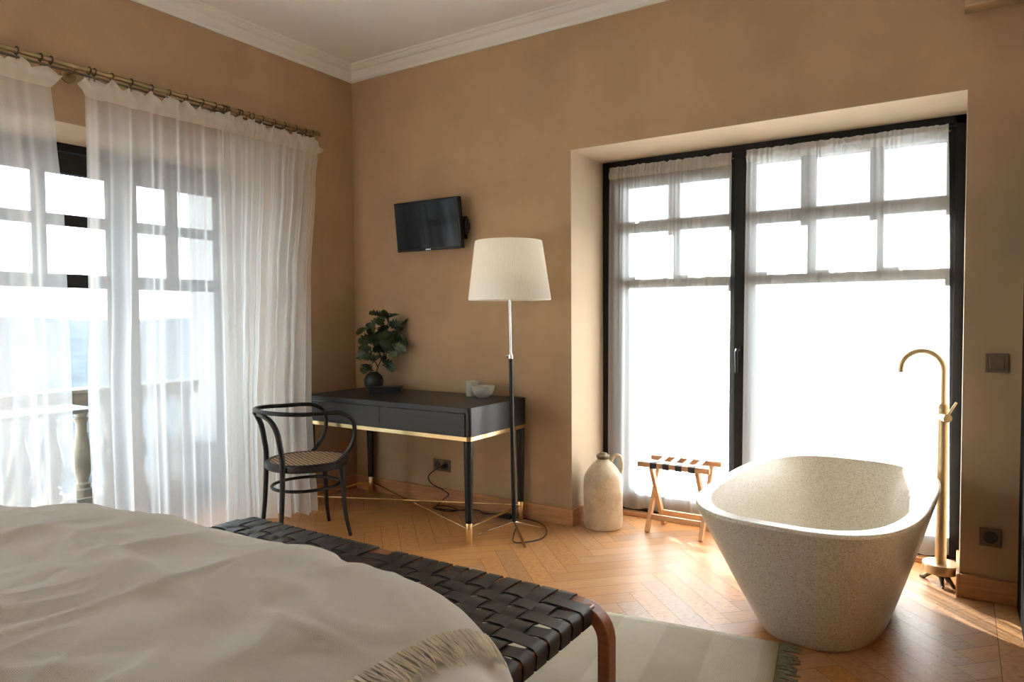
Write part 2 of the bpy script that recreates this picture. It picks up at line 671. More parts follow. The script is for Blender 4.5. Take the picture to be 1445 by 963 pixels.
def make_floor():
    L, w, g = 0.60, 0.10, 0.0008
    verts, faces, uvs, cols = [], [], [], []
    rects = [(0.0, 3.945, YN, 0.0), (OX0, OX1, 0.0, 0.44), (-0.44, 0.0, LY0, LY1), (-0.44, 0.0, MY0, MY1)]
    c45 = math.sqrt(0.5)
    ox, oy = 3.0, -1.0
    rnd = random.Random(3)

    def add(poly4, key):
        col = (rnd.random(), rnd.random(), rnd.random(), 1)
        du, dv = rnd.random() * 20, rnd.random() * 20
        for (x0, x1, y0, y1) in rects:
            p = [(q[0], q[1], q[2] + du, q[3] + dv) for q in poly4]
            for ax, val, less in ((0, x0, False), (0, x1, True), (1, y0, False), (1, y1, True)):
                if len(p) >= 3:
                    p = clip(p, ax, val, less)
            if len(p) < 3:
                continue
            n = len(verts)
            verts.extend((q[0], q[1], 0.0) for q in p)
            faces.append(tuple(range(n, n + len(p))))
            uvs.append([(q[2], q[3]) for q in p])
            cols.append(col)

    def tr(a, b):
        return (ox + (a - b) * c45, oy + (a + b) * c45)
    for m in range(-9, 10):
        for k in range(-70, 71):
            a0, b0 = k * w + 2 * L * m + 0.035, k * w
            cx, cy = tr(a0 + 0.3, b0 + 0.05)
            if -1.2 < cx < 4.8 and YN - 1 < cy < 1.2:
                r = [(a0 + g, b0 + g), (a0 + L - g, b0 + g), (a0 + L - g, b0 + w - g), (a0 + g, b0 + w - g)]
                add([(*tr(a, b), a - a0, b - b0) for a, b in r], 0)
                r = [(a0 + g, b0 + w + g), (a0 + w - g, b0 + w + g), (a0 + w - g, b0 + w + L - g), (a0 + g, b0 + w + L - g)]
                add([(*tr(a, b), b - b0, a - a0) for a, b in r], 1)
    y = YN
    i = 0
    while y < 0:      # straight border board along the right wall
        y1 = min(0.0, y + 0.9)
        add2 = [(3.947, y + g), (XR, y + g), (XR, y1 - g), (3.947, y1 - g)]
        n = len(verts)
        verts.extend((a, b, 0.0) for a, b in add2)
        faces.append((n, n + 1, n + 2, n + 3))
        uvs.append([(b - y, a - 3.9) for a, b in add2])
        cols.append((rnd.random(), rnd.random(), 0, 1))
        y = y1
    me = bpy.data.meshes.new('floor')
    me.from_pydata(verts, [], faces)
    uvl = me.uv_layers.new(name='UVMap')
    ca = me.color_attributes.new('plank', 'FLOAT_COLOR', 'CORNER')
    for p, u, c in zip(me.polygons, uvs, cols):
        for q, li in enumerate(p.loop_indices):
            uvl.data[li].uv = u[q]
            ca.data[li].color = c
    me.materials.append(MATS['oak_parquet'])
    o = bpy.data.objects.new('floor', me)
    COL.objects.link(o)
    o['kind'] = 'structure'
    sub = MB().box(-0.6, XR + 0.1, YN - 0.1, 0.5, -0.12, -0.0015)
    build('subfloor', sub, 'floor_joint', o, smooth=False)
    return o


floor = make_floor()

# walls (each with its opening)
w = MB()
w.box(-0.6, OX0, 0, 0.5, -0.1, 3.3).box(OX1, XR + 0.6, 0, 0.5, -0.1, 3.3).box(OX0, OX1, 0, 0.5, OZ, 3.3)
wall_far = struct('wall_far', w, 'wall_plaster', smooth=False)
w = MB()
w.box(-0.5, 0, LY1, 0.0, -0.1, 3.3).box(-0.5, 0, MY1, LY0, -0.1, 3.3).box(-0.5, 0, YN - 0.1, MY0, -0.1, 3.3)
w.box(-0.5, 0, LY0, LY1, LZ, 3.3).box(-0.5, 0, MY0, MY1, LZ, 3.3)
wall_left = struct('wall_left', w, 'wall_plaster', smooth=False)
struct('wall_right', MB().box(XR, XR + 0.2, YN - 0.1, 0.0, -0.1, 3.3), 'wall_plaster', smooth=False)
struct('wall_near', MB().box(-0.5, XR + 0.2, YN - 0.2, YN, -0.1, 3.3), 'ceiling_paint', smooth=False)
struct('ceiling', MB().box(0, XR, YN, 0, ZC, ZC + 0.15), 'ceiling_paint', smooth=False)
# paler paint lining the reveals
t_ = 0.003
rv = MB()
rv.box(OX0, OX0 + t_, 0.0, 0.46, 0.0, OZ).box(OX1 - t_, OX1, 0.0, 0.46, 0.0, OZ).box(OX0 + t_, OX1 - t_, 0.0, 0.46, OZ - t_, OZ)
struct('reveal_lining', rv, 'reveal_plaster', wall_far, smooth=False)
rv = MB()
rv.box(-0.46, 0, LY0, LY0 + t_, 0.0, LZ).box(-0.46, 0, LY1 - t_, LY1, 0.0, LZ).box(-0.46, 0, LY0 + t_, LY1 - t_, LZ - t_, LZ)
struct('reveal_lining', rv, 'reveal_plaster', wall_left, smooth=False)

# cornice: one stepped profile run along all four walls
prof = [(0.0, 3.012), (0.012, 3.012), (0.014, 3.030), (0.034, 3.046), (0.050, 3.066), (0.054, 3.070), (0.070, 3.073), (0.090, 3.085), (0.094, 3.092), (0.108, 3.094), (0.112, 3.105), (0.0, 3.105)]
rs = []
for d, z in prof:
    rs.append([(d, -d, z), (XR - d, -d, z), (XR - d, YN + d, z), (d, YN + d, z)])
c = MB()
c.rings(rs, loop=True)
struct('trim_1', c, 'cornice_paint', smooth=False)
struct('trim_2', MB().box(3.80, XR, -0.10, 0.0, 2.61, 3.012), 'wall_plaster', bevel=0.004)
# baseboards
bz = 0.105
b = MB().box(0.0, OX0, -0.02, 0.0, 0, bz)
b.box(OX0 - 0.001, OX0 + 0.018, -0.02, 0.30, 0, bz)
struct('baseboard_far', b, 'baseboard_oak', bevel=0.004)
b = MB().box(OX1, XR, -0.02, 0.0, 0, bz).box(OX1 - 0.016, OX1 + 0.001, -0.02, 0.36, 0, bz)
struct('baseboard_far_right', b, 'baseboard_oak', bevel=0.004)
struct('baseboard_left', MB().box(0, 0.02, LY1, -0.02, 0, bz), 'baseboard_oak', bevel=0.004)
struct('baseboard_near', MB().box(0.02, XR, YN, YN + 0.02, 0, bz), 'baseboard_oak', bevel=0.004)
struct('baseboard_right', MB().box(XR - 0.02, XR, YN + 0.02, -1.1, 0, bz), 'baseboard_oak', bevel=0.004)
# black door at the right edge of the view
d1 = MB().box(4.03, 4.075, -0.97, -0.025, 0.0, 2.02)
door = struct('door_1', d1, 'black_matte', bevel=0.004)


def window(name, horizontal, a0, a1, depth, ztop, post, leaves, bars, zb, handle=None):
    """horizontal: True -> window in far wall (runs along x at y=depth), False -> left wall (runs along y at x=-depth)"""
    def bx(mb, u0, u1, d0, d1, z0, z1):
        if horizontal:
            mb.box(u0, u1, depth + d0, depth + d1, z0, z1)
        else:
            mb.box(-(depth + d1), -(depth + d0), u0, u1, z0, z1)
    root = bpy.data.objects.new(name, None)
    COL.objects.link(root)
    root['kind'] = 'structure'
    root.location = ((a0 + a1) / 2, depth, 0) if horizontal else (-depth, (a0 + a1) / 2, 0)
    f = MB()
    bx(f, a0, a0 + 0.045, -0.02, 0.06, 0, ztop)
    bx(f, a1 - 0.045, a1, -0.02, 0.06, 0, ztop)
    bx(f, a0, a1, -0.02, 0.06, ztop - 0.045, ztop)
    bx(f, a0, a1, -0.01, 0.06, -0.005, 0.035)
    build('window_frame', f, 'black_frame', root, bevel=0.003)
    p = MB()
    bx(p, post[0], post[1], -0.03, 0.055, 0.035, ztop - 0.03)
    build('centre_post', p, 'black_frame', root, bevel=0.003)
    for (l0, l1, panes, gz) in leaves:
        s = MB()
        p0, p1 = panes[0][0], panes[-1][1]
        bx(s, l0, p0, 0.0, 0.05, 0.03, ztop - 0.05)
        bx(s, p1, l1, 0.0, 0.05, 0.03, ztop - 0.05)
        bx(s, p0, p1, 0.0, 0.05, gz, ztop - 0.05)
        bx(s, p0, p1, 0.0, 0.05, 0.03, zb)
        for (z0, z1) in bars:
            bx(s, p0, p1, 0.004, 0.046, z0, z1)
        for q in range(len(panes) - 1):
            bx(s, panes[q][1], panes[q + 1][0], 0.004, 0.046, bars[-1][0] + 0.001, gz)
        sash = build('sash', s, 'black_frame', root, bevel=0.003)
        g = MB()
        bx(g, p0 - 0.003, p1 + 0.003, 0.022, 0.026, zb - 0.003, gz + 0.003)
        build('pane', g, 'pane_glass', sash, smooth=False)
    if handle:
        u, z = handle
        h = MB()
        d = -0.03
        bx(h, u - 0.013, u + 0.013, d - 0.008, d, z - 0.02, z + 0.055)
        build('handle_plate', h, 'black_frame', root, bevel=0.002)
        h = MB()
        P = lambda dd, zz: (u, depth + dd, zz) if horizontal else (-(depth + dd), u, zz)
        h.tube([P(d - 0.005, z + 0.03), P(d - 0.045, z + 0.03), P(d - 0.055, z + 0.02), P(d - 0.055, z - 0.10)], [0.009, 0.009, 0.010, 0.008], 10)
        build('handle', h, 'black_frame', root)
    return root


window('window_2', True, OX0 + 0.003, OX1 - 0.003, 0.46, 2.279, (2.682, 2.742),
       [(1.87, 2.682, [(1.985, 2.267), (2.330, 2.640)], 2.105), (2.742, 3.775, [(2.790, 3.040), (3.118, 3.387), (3.454, 3.735)], 2.19)],
       [(1.817, 1.888), (1.462, 1.535)], 0.16, handle=(2.712, 1.05))
window('window_1', False, LY0 + 0.003, LY1 - 0.003, 0.46, 2.274, (-1.475, -1.415),
       [(LY0 + 0.045, -1.475, [(-2.66, -2.29), (-2.23, -1.932), (-1.870, -1.535)], 2.108), (-1.415, LY1 - 0.045, [(-1.365, -1.165), (-1.097, -0.824)], 2.108)],
       [(1.815, 1.878), (1.463, 1.541)], 0.16)
window('added_fill_window', False, MY0 + 0.003, MY1 - 0.003, 0.46, 2.274, (-4.155, -4.095),  # unseen window, added to let in sky and sun as fill
       [(MY0 + 0.045, -4.155, [(-4.97, -4.59), (-4.53, -4.245)], 2.108), (-4.095, MY1 - 0.045, [(-4.005, -3.66), (-3.60, -3.28)], 2.108)],
       [(1.815, 1.878), (1.463, 1.541)], 0.16)
# oak thresholds under both windows
struct('threshold_far', MB().box(OX0 + 0.02, OX1 - 0.018, 0.385, 0.44, 0, 0.028), 'baseboard_oak', bevel=0.006)
struct('threshold_left', MB().box(-0.44, -0.385, LY0 + 0.004, LY1 - 0.004, 0, 0.028), 'baseboard_oak', bevel=0.006)

# ================================================================ OUTSIDE
struct('terrace_floor', MB().box(-1.75, -0.6, -6, 2.4, -0.2, -0.02).box(-0.6, 6.5, 0.5, 2.4, -0.2, -0.02), 'terrace_tile', smooth=False)
struct('wall_outside', MB().prism([(-0.5, -0.25), (-1.68, -0.25), (-2.55, 0.29), (-3.45, 0.86), (-3.3, 1.0), (-1.5, 0.6), (-0.5, 0.5)], -0.1, 4.6), 'render_wall', smooth=False)  # wing wall; hidden outer tail added to keep sun off left curtains
struct('eave', MB().box(0.9, 6.0, 0.5, 1.75, 2.42, 2.6), 'render_wall', smooth=False)


def baluster_prof(h):
    p = [(0.062, 0.0), (0.062, 0.05), (0.045, 0.06), (0.05, 0.085), (0.036, 0.10), (0.05, 0.16), (0.068, 0.23), (0.066, 0.29), (0.048, 0.37), (0.034, 0.44), (0.034, 0.50),
         (0.048, 0.53), (0.034, 0.55), (0.045, 0.575), (0.06, 0.585), (0.06, 0.64)]
    return [(r, z / 0.64 * h) for r, z in p]


def balustrade(along_x, d, a0, a1, label):
    root = thing('balustrade', label, 'balustrade', (0, d, -0.02) if along_x else (d, 0, -0.02))
    def bx(mb, u0, u1, h, z0, z1):
        if along_x:
            mb.box(u0, u1, d - h, d + h, z0, z1)
        else:
            mb.box(d - h, d + h, u0, u1, z0, z1)
    r = MB()
    bx(r, a0, a1, 0.085, 0.70, 0.79)
    bx(r, a0, a1, 0.105, 0.775, 0.805)
    build('hand_rail', r, 'stone', root, bevel=0.008)
    r = MB()
    bx(r, a0, a1, 0.09, -0.02, 0.055)
    build('base_course', r, 'stone', root, bevel=0.008)
    n = int((a1 - a0) / 0.19)
    first = None
    for i in range(n):
        u = a1 - 0.07 - i * 0.19
        if first is None:
            mb = MB()
            mb.lathe((0, 0, 0), baluster_prof(0.648), 20)
            first = build('baluster', mb, 'stone', root, local=True)
            o = first
        else:
            o = first.copy()
            COL.objects.link(o)
            o.parent = root
        o.location = ((u, 0, 0.055 + 0.02) if along_x else (0, u, 0.055 + 0.02))
    return root


balustrade(False, -1.3, -3.6, -0.50, 'pale stone balustrade of the terrace seen through the left curtains')
balustrade(True, 2.1, 1.0, 4.6, 'bright stone balustrade outside the window behind the bathtub')

t = thing('terrace_table', 'grey slim terrace table standing outside between left window and balustrade', 'table', (-0.95, -1.9, -0.02))
build('table_top', MB().box(-1.15, -0.75, -2.4, -1.48, 0.70, 0.725), 'outdoor_top', t, bevel=0.004)
for (x, y, dx, dy) in ((-0.8, -1.72, 0, 0.0), (-1.1, -1.72, 0, 0), (-0.8, -2.32, 0, 0), (-1.1, -2.32, 0, 0)):
    l = MB()
    l.tube([(x, y, 0.70), (x, y + (0.22 if y < -1.9 else -0.22), -0.02)], [0.022, 0.014], 8)
    build('leg', l, 'outdoor_metal', t)
t = thing('drum_stool', 'round grey drum stool on the terrace near the right end of left window', 'stool', (-1.0, -0.50, -0.02))
m_ = MB()
m_.lathe((-1.0, -0.50, -0.02), [(0.14, 0), (0.145, 0.02), (0.15, 0.2), (0.175, 0.36), (0.178, 0.372)], 32)
build('body', m_, 'outdoor_metal', t)
m_ = MB()
m_.lathe((-1.0, -0.50, -0.02), [(0.178, 0.372), (0.18, 0.38), (0.175, 0.392), (0.0, 0.394)], 32, cap1=False)
build('cushion', m_, 'outdoor_top', t)


# valley and hills
def hill_h(x, y):
    r = math.hypot(x, y)
    h = -18 - min(r, 160) * 0.34 if r < 160 else -72.4
    k = max(0.0, min(1.0, (r - 420) / 900.0))
    k = k * k * (3 - 2 * k)
    n = noise.noise(Vector((x * 0.0022, y * 0.0022, 0.3))) * 0.5 + noise.noise(Vector((x * 0.006, y * 0.006, 1.3))) * 0.18
    h += k * (72 + 45 * n)
    h += noise.noise(Vector((x * 0.03, y * 0.03, 2.3))) * 3 * min(1, r / 80)
    return h


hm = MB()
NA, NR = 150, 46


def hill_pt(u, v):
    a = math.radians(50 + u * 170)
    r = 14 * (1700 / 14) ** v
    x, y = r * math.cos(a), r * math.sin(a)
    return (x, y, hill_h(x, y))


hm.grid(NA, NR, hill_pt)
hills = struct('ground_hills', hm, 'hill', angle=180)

hz = bpy.data.materials.new('valley_haze')
MATS['valley_haze'] = hz
hz.use_nodes = True
hz.node_tree.nodes.clear()
ho = hz.node_tree.nodes.new('ShaderNodeOutputMaterial')
hs_ = hz.node_tree.nodes.new('ShaderNodeVolumeScatter')
hs_.inputs['Color'].default_value = (0.92, 0.96, 1.0, 1)
hs_.inputs['Density'].default_value = 0.00003
hz.node_tree.links.new(hs_.outputs[0], ho.inputs['Volume'])
haze = struct('haze', MB().box(-2600, -45, -2000, 2000, -140, 160), 'valley_haze', smooth=False)

rnd = random.Random(11)
TAKEN = []


def free_spot(make, rad, tries=60):
    """a place on the slope that keeps clear of everything already standing there"""
    for _ in range(tries):
        x, y = make()
        if all((x - q[0]) ** 2 + (y - q[1]) ** 2 > (rad + q[2]) ** 2 for q in TAKEN):
            TAKEN.append((x, y, rad))
            return x, y
    return None


def polar(a0, a1, r0, r1):
    a = math.radians(rnd.uniform(a0, a1))
    r = rnd.uniform(r0, r1)
    return -0.5 + r * math.cos(a), -1.0 + r * math.sin(a)


def copy_thing(src):
    o = src.copy()
    COL.objects.link(o)
    for ch in src.children:
        cc = ch.copy()
        COL.objects.link(cc)
        cc.parent = o
    return o


h0 = None
for i in range(34):
    if i < 14:      # those seen through the gap between the curtains
        rr = 70 * (7 ** (i / 14))
        p = free_spot(lambda: polar(145, 157, rr * 0.9, rr * 1.2), 11)
    else:
        p = free_spot(lambda: polar(125, 178, 120, 620), 12)
    if p is None:
        continue
    x, y = p
    sx, sy, sz = rnd.uniform(8, 14), rnd.uniform(8, 13), rnd.uniform(9, 20)
    if h0 is None:
        h0 = thing('distant_house', 'pale distant house in the valley behind the left curtains', 'house', (0, 0, 0), 0, 'distant houses in the valley')
        build('walls', MB().box(-0.5, 0.5, -0.5, 0.5, 0, 1.0), 'house_wall', h0, smooth=False, local=True)
        rf = MB()
        rf.rings([[(-0.54, -0.54, 1.0), (0.54, -0.54, 1.0), (0.54, 0.54, 1.0), (-0.54, 0.54, 1.0)], [(-0.3, -0.02, 1.18), (0.3, -0.02, 1.18), (0.3, 0.02, 1.18), (-0.3, 0.02, 1.18)]])
        build('roof', rf, 'house_roof', h0, smooth=False, local=True)
        for k in range(3):
            for zz in range(3):
                c0 = -0.38 + k * 0.28
                build('window', MB().box(c0, c0 + 0.16, -0.506, -0.495, 0.14 + zz * 0.27, 0.30 + zz * 0.27), 'house_window', h0, smooth=False, local=True)
                build('window', MB().box(0.495, 0.506, c0, c0 + 0.16, 0.14 + zz * 0.27, 0.30 + zz * 0.27), 'house_window', h0, smooth=False, local=True)
        o = h0
    else:
        o = copy_thing(h0)
    o.location = (x, y, hill_h(x, y) - 1.5)
    o.scale = (sx, sy, sz)
    o.rotation_euler = (0, 0, rnd.uniform(-0.3, 0.5))

t0_ = None
for i in range(22):
    p = free_spot(lambda: polar(141, 160, 24, 62) if i < 10 else polar(125, 178, 70, 400), 4.0)
    if p is None:
        continue
    x, y = p
    s_ = rnd.uniform(0.75, 1.2)
    if t0_ is None:
        t0_ = thing('valley_tree', 'dark round tree on the slope below the terrace', 'tree', (0, 0, 0), 0, 'trees on the slope')
        cm = MB()
        rs = []
        for k in range(13):
            th = PI * k / 12
            rr = max(0.02, math.sin(th))
            rs.append([])
            for q in range(20):
                f = 2 * PI * q / 20
                p = Vector((rr * math.cos(f), rr * math.sin(f), -math.cos(th)))
                p *= 1 + 0.28 * noise.noise(p * 2.3) + 0.14 * noise.noise(p * 6)
                rs[-1].append((p.x * 2.4, p.y * 2.4, 4.2 + p.z * 2.8))
        cm.rings(rs)
        build('crown', cm, 'tree_crown', t0_, local=True, angle=180)
        tk = MB()
        tk.tube([(0, 0, -1), (0.1, 0, 1), (0, 0.1, 3)], [0.3, 0.22, 0.15], 8)
        build('trunk', tk, 'twig', t0_, local=True)
        o = t0_
    else:
        o = copy_thing(t0_)
    o.location = (x, y, hill_h(x, y))
    o.scale = (s_, s_, s_)
    o.rotation_euler = (0, 0, rnd.uniform(0, 6))

# ================================================================ BED
BC = Vector((2.205, -3.501))
BA, BB, BN = 1.059, 1.018, 4.67
BTOP = 0.717


def bed_map(x, y, off=0.0):
    """plan coordinate -> point on the soft top/side of the bed (arc length outwards past the edge)"""
    dx, dy = x - BC.x, y - BC.y
    rho = (abs(dx / BA) ** BN + abs(dy / BB) ** BN) ** (1 / BN)
    s = rho
    R = 0.188
    s0 = 1.0 - R
    if s <= s0:
        pl, z = s, 0.0
        nx, nz = 0.0, 1.0
    elif s <= s0 + R * PI / 2:
        th = (s - s0) / R
        pl, z = s0 + R * math.sin(th), -R * (1 - math.cos(th))
        nx, nz = math.sin(th), math.cos(th)
    else:
        e_ = s - s0 - R * PI / 2
        pl, z = s0 + R + 0.05 * e_, -R - e_
        nx, nz = 1.0, 0.0
    dome = -0.010 * min(1.0, s) ** 2 + 0.01 * (1 - min(1.0, abs(dx) / BA) ** 2)
    k = pl / rho if rho > 1e-6 else 1
    d = Vector((dx, dy, 0))
    dn = d.normalized() if d.length > 1e-6 else Vector((0, 0, 0))
    p = Vector((BC.x + dx * k, BC.y + dy * k, BTOP - 0.01 + z + dome))
    p.z -= 0.020 * math.exp(-((p.x - 1.75) / 0.38) ** 2) * max(0.0, min(1.0, (p.y + 3.2) / 0.5))     # slight sag towards the foot
    return p + (dn * nx + Vector((0, 0, nz))) * off


bed = thing('bed', 'large bed with white sheet at the near left of room', 'bed', (2.205, -3.501, 0))


def duvet_pt(u, v):
    a = 2 * PI * u
    rr = 0.02 + 1.42 * v
    # superellipse direction
    cx, cy = math.cos(a), math.sin(a)
    q = (abs(cx) ** BN + abs(cy) ** BN) ** (1 / BN)
    x, y = BC.x + BA * cx / q * rr, BC.y + BB * cy / q * rr
    p = bed_map(x, y)
    k = max(0.0, min(1.0, (rr - 0.80) / 0.2))
    fold = 0.022 * math.sin(a * 46 + 3 * noise.noise(Vector((a * 5, 0, 0)))) * (0.4 + 0.6 * noise.noise(Vector((a * 7, 3, 1))))
    fold += 0.018 * math.sin(a * 21 + 1.3)
    d = Vector((p.x - BC.x, p.y - BC.y, 0)).normalized()
    return p + d * fold * k


m_ = MB()
m_.grid(420, 46, duvet_pt)
build('sheet', m_, 'white_sheet', bed, angle=180)
build('bed_base', MB().box(1.36, 3.05, -4.42, -2.62, 0.06, 0.34), 'black_wood', bed, bevel=0.01)
build('headboard', MB().box(1.15, 3.25, -4.66, -4.58, 0.0, 1.15), 'blanket_fringe', bed, bevel=0.02)
for (x, y) in ((1.42, -2.68), (2.99, -2.68), (1.42, -4.36), (2.99, -4.36)):
    build('leg', MB().lathe((x, y, 0), [(0.022, 0), (0.03, 0.07)], 14), 'black_wood', bed)


def ridge(x, y, seed):
    return 1 - abs(noise.noise(Vector((x, y, seed)))) * 2


BX0, BX1 = 1.25, 3.015


def edge_x(v):
    # right hem of the blanket: nearly straight, drifting a little
    return BX1 + 0.022 * v + 0.010 * noise.noise(Vector((v * 4, 7, 0)))


def blanket_pt(u, v):
    # v: 0 at the near end, 1 at the foot (drops over the edge)
    y = -4.05 + v * (4.05 - 2.36 + 0.30)
    x = BX0 + u * (edge_x(min(1, v)) - BX0)
    w_ = 0.0
    w_ += 0.010 * max(0, ridge(x * 1.3 + y * 0.9, y * 2.6 - x * 1.2, 1.0) - 0.55) / 0.45
    w_ += 0.010 * max(0, ridge(x * 2.4 - y * 2.1, y * 1.1 + x * 1.0, 5.0) - 0.6) / 0.4
    w_ += 0.006 * max(0, ridge(x * 5.0 + y * 3.0, y * 3.2 - x * 2.0, 8.0) - 0.5) / 0.5
    w_ += 0.004 * noise.noise(Vector((x * 9, y * 9, 2)))
    # two pressed folds running with the bed
    for fx in (1.75, 2.42):
        w_ += 0.006 * math.exp(-((x - fx - 0.12 * (y + 3)) / 0.018) ** 2)
    w_ += 0.007 * math.exp(-((y + 2.87 + 0.05 * math.sin(x * 3)) / 0.02) ** 2)
    fade = min(1.0, max(0.0, (edge_x(min(1, v)) - x) / 0.16))
    return bed_map(x, y, 0.007 + 0.005 * fade + w_ * fade)


m_ = MB()
m_.grid(240, 210, blanket_pt, (1.8, 2.0))
bl = build('blanket', m_, 'blanket_wool', None, angle=180)
tag(bl, 'beige woven wool blanket with fringed hem spread over the bed', 'blanket')
sm = bl.modifiers.new('thickness', 'SOLIDIFY')
sm.thickness = 0.006
sm.offset = 1
fr = MB()
rnd = random.Random(5)
for i in range(250):
    v = 0.40 + 0.52 * (i + rnd.uniform(-0.3, 0.3)) / 250
    y = -4.05 + v * (4.05 - 2.36 + 0.30)
    x0 = edge_x(v)
    ln = rnd.uniform(0.040, 0.066)
    sl = rnd.uniform(-0.012, 0.012)
    pts = []
    lift = rnd.uniform(0.001, 0.005)
    for k in range(4):
        f = k / 3
        pts.append(bed_map(x0 - 0.012 + (ln + 0.012) * f, y + sl * f * f * 1.6 + rnd.uniform(-0.002, 0.002), 0.013 * (1 - f) + lift + 0.005 * f))
    fr.tube(pts, [0.0020, 0.0023, 0.0020, 0.0011], 5)
fo = build('fringe', fr, 'blanket_fringe', bl)
fo['kind'] = 'stuff'

# ================================================================ BENCH
BXL, BXR, BYF, BYN, BZ = 1.19, 2.935, -1.868, -2.372, 0.428
bench = thing('bench', 'bentwood bench with woven dark leather straps at foot of the bed', 'bench', (2.06, -2.12, 0))


def bench_rail(y, name):
    path = []
    r = 0.085
    zt = BZ - 0.022
    path.append((BXL + 0.012, 0.0))
    path.append((BXL, 0.18))
    path.append((BXL, zt - r))
    for k in range(1, 8):
        a = PI / 2 * k / 7
        path.append((BXL + r - r * math.cos(a), zt - r + r * math.sin(a)))
    path.append(((BXL + BXR) / 2, zt))
    path.append((BXR - r, zt))
    for k in range(1, 8):
        a = PI / 2 * k / 7
        path.append((BXR - r + r * math.sin(a), zt - r + r * math.cos(a)))
    path.append((BXR, 0.18))
    path.append((BXR - 0.012, 0.0))
    rs = []
    n = len(path)
    for i, (x, z) in enumerate(path):
        t = Vector((path[min(i + 1, n - 1)][0] - path[max(i - 1, 0)][0], 0, path[min(i + 1, n - 1)][1] - path[max(i - 1, 0)][1])).normalized()
        nn = Vector((-t.z, 0, t.x)) * 0.019
        hw = 0.026
        p = Vector((x, y, z))
        rs.append([p + nn + Vector((0, hw, 0)), p + nn - Vector((0, hw, 0)), p - nn - Vector((0, hw, 0)), p - nn + Vector((0, hw, 0))])
    m_ = MB()
    m_.rings(rs)
    build(name, m_, 'bench_wood', bench, bevel=0.004, angle=35)


bench_rail(BYF, 'bent_rail')
bench_rail(BYN, 'bent_rail')
for x in (BXL + 0.055, BXR - 0.055):
    build('end_rail', MB().box(x - 0.018, x + 0.018, BYN, BYF, BZ - 0.052, BZ - 0.006), 'bench_wood', bench, bevel=0.006)

PX = 0.0685
xs = [BXL + 0.10 + i * PX for i in range(25) if BXL + 0.10 + i * PX < BXR - 0.08]
xs = [x_ for k, x_ in enumerate(xs) if k != 11]
PY = 0.0655
ys = [BYF - 0.062 - j * PY for j in range(7)]
SW = 0.0535


def weave_z(i, j, top):
    return 0.0045 if ((i + j) % 2 == 0) == top else -0.0035


rnd = random.Random(2)
for i, x in enumerate(xs):
    pts = [(x, BYF + 0.031, BZ - 0.05), (x, BYF + 0.031, BZ - 0.012), (x, BYF + 0.022, BZ + 0.001), (x, BYF, BZ + 0.003)]
    yy = [BYF - 0.03] + ys + [BYN + 0.03]
    for j, y in enumerate(ys):
        z = BZ + weave_z(i, j, True)
        pts += [(x, y + 0.018, z), (x, y - 0.018, z)]
    pts += [(x, BYN, BZ + 0.003), (x, BYN - 0.022, BZ + 0.001), (x, BYN - 0.031, BZ - 0.012), (x, BYN - 0.031, BZ - 0.05)]
    jx = rnd.uniform(-0.004, 0.004)
    pts = [(p[0] + jx, p[1], p[2]) for p in pts]
    m_ = MB()
    m_.ribbon(pts, (SW + rnd.uniform(-0.003, 0.003), 0, 0), 0.003)
    build('strap', m_, 'leather', bench, angle=60)
for j, y in enumerate(ys):
    xr_, xl_ = BXR - 0.055, BXL + 0.055
    pts = [(xl_ + 0.012, y, BZ - 0.062), (xl_ - 0.020, y, BZ - 0.055), (xl_ - 0.024, y, BZ - 0.015), (xl_ - 0.014, y, BZ - 0.001), (xl_, y, BZ + 0.001)]
    for i, x in enumerate(xs):
        z = BZ + weave_z(i, j, False)
        pts += [(x - 0.019, y, z), (x + 0.019, y, z)]
    pts += [(xr_, y, BZ + 0.001), (xr_ + 0.014, y, BZ - 0.001), (xr_ + 0.024, y, BZ - 0.015), (xr_ + 0.020, y, BZ - 0.055), (xr_ - 0.012, y, BZ - 0.062)]
    m_ = MB()
    m_.ribbon(pts, (0, SW, 0), 0.003)
    build('strap', m_, 'leather', bench, angle=60)

# ================================================================ RUG
rc = Vector((3.232, -0.938, 0))
ra = math.radians(8.0)
ux = Vector((-math.cos(ra), -math.sin(ra), 0))
uy = Vector((math.sin(ra), -math.cos(ra), 0))
RL, RW = 2.05, 1.35
rug = thing('rug', 'pale flat-woven striped rug with dark fringe under the bench', 'rug', rc)
m_ = MB()
m_.grid(60, 40, lambda u, v: rc + ux * RL * u + uy * RW * v + Vector((0, 0, 0.007 + 0.001 * noise.noise(Vector((u * 12, v * 9, 0))))), (RL, RW))
ro = build('rug_body', m_, 'rug_weave', rug, angle=180)
sm = ro.modifiers.new('thickness', 'SOLIDIFY')
sm.thickness = 0.006
sm.offset = -1
fm = MB()
rnd = random.Random(9)
for side in (0, 1):
    for i in range(200):
        v = i / 200
        base = rc + ux * (RL if side else 0) + uy * RW * v + Vector((0, 0, 0.006))
        d = ux if side else -ux
        ln = rnd.uniform(0.05, 0.085)
        sw = rnd.uniform(-0.02, 0.02)
        fm.tube([base, base + d * ln * 0.4 + uy * sw * 0.4 + Vector((0, 0, 0.003)), base + d * ln + uy * sw + Vector((0, 0, -0.003))], [0.0042, 0.0045, 0.003], 5)
fo = build('fringe', fm, 'rug_fringe', rug)
fo['kind'] = 'stuff'


# ================================================================ BATHTUB
def sup(cx, cy, a, b, n, rot, z, seg=96):
    out = []
    for k in range(seg):
        t = 2 * PI * k / seg
        c, s = math.cos(t), math.sin(t)
        u = a * math.copysign(abs(c) ** (2 / n), c)
        v = b * math.copysign(abs(s) ** (2 / n), s)
        out.append((cx + u * math.cos(rot) - v * math.sin(rot), cy + u * math.sin(rot) + v * math.cos(rot), z))
    return out


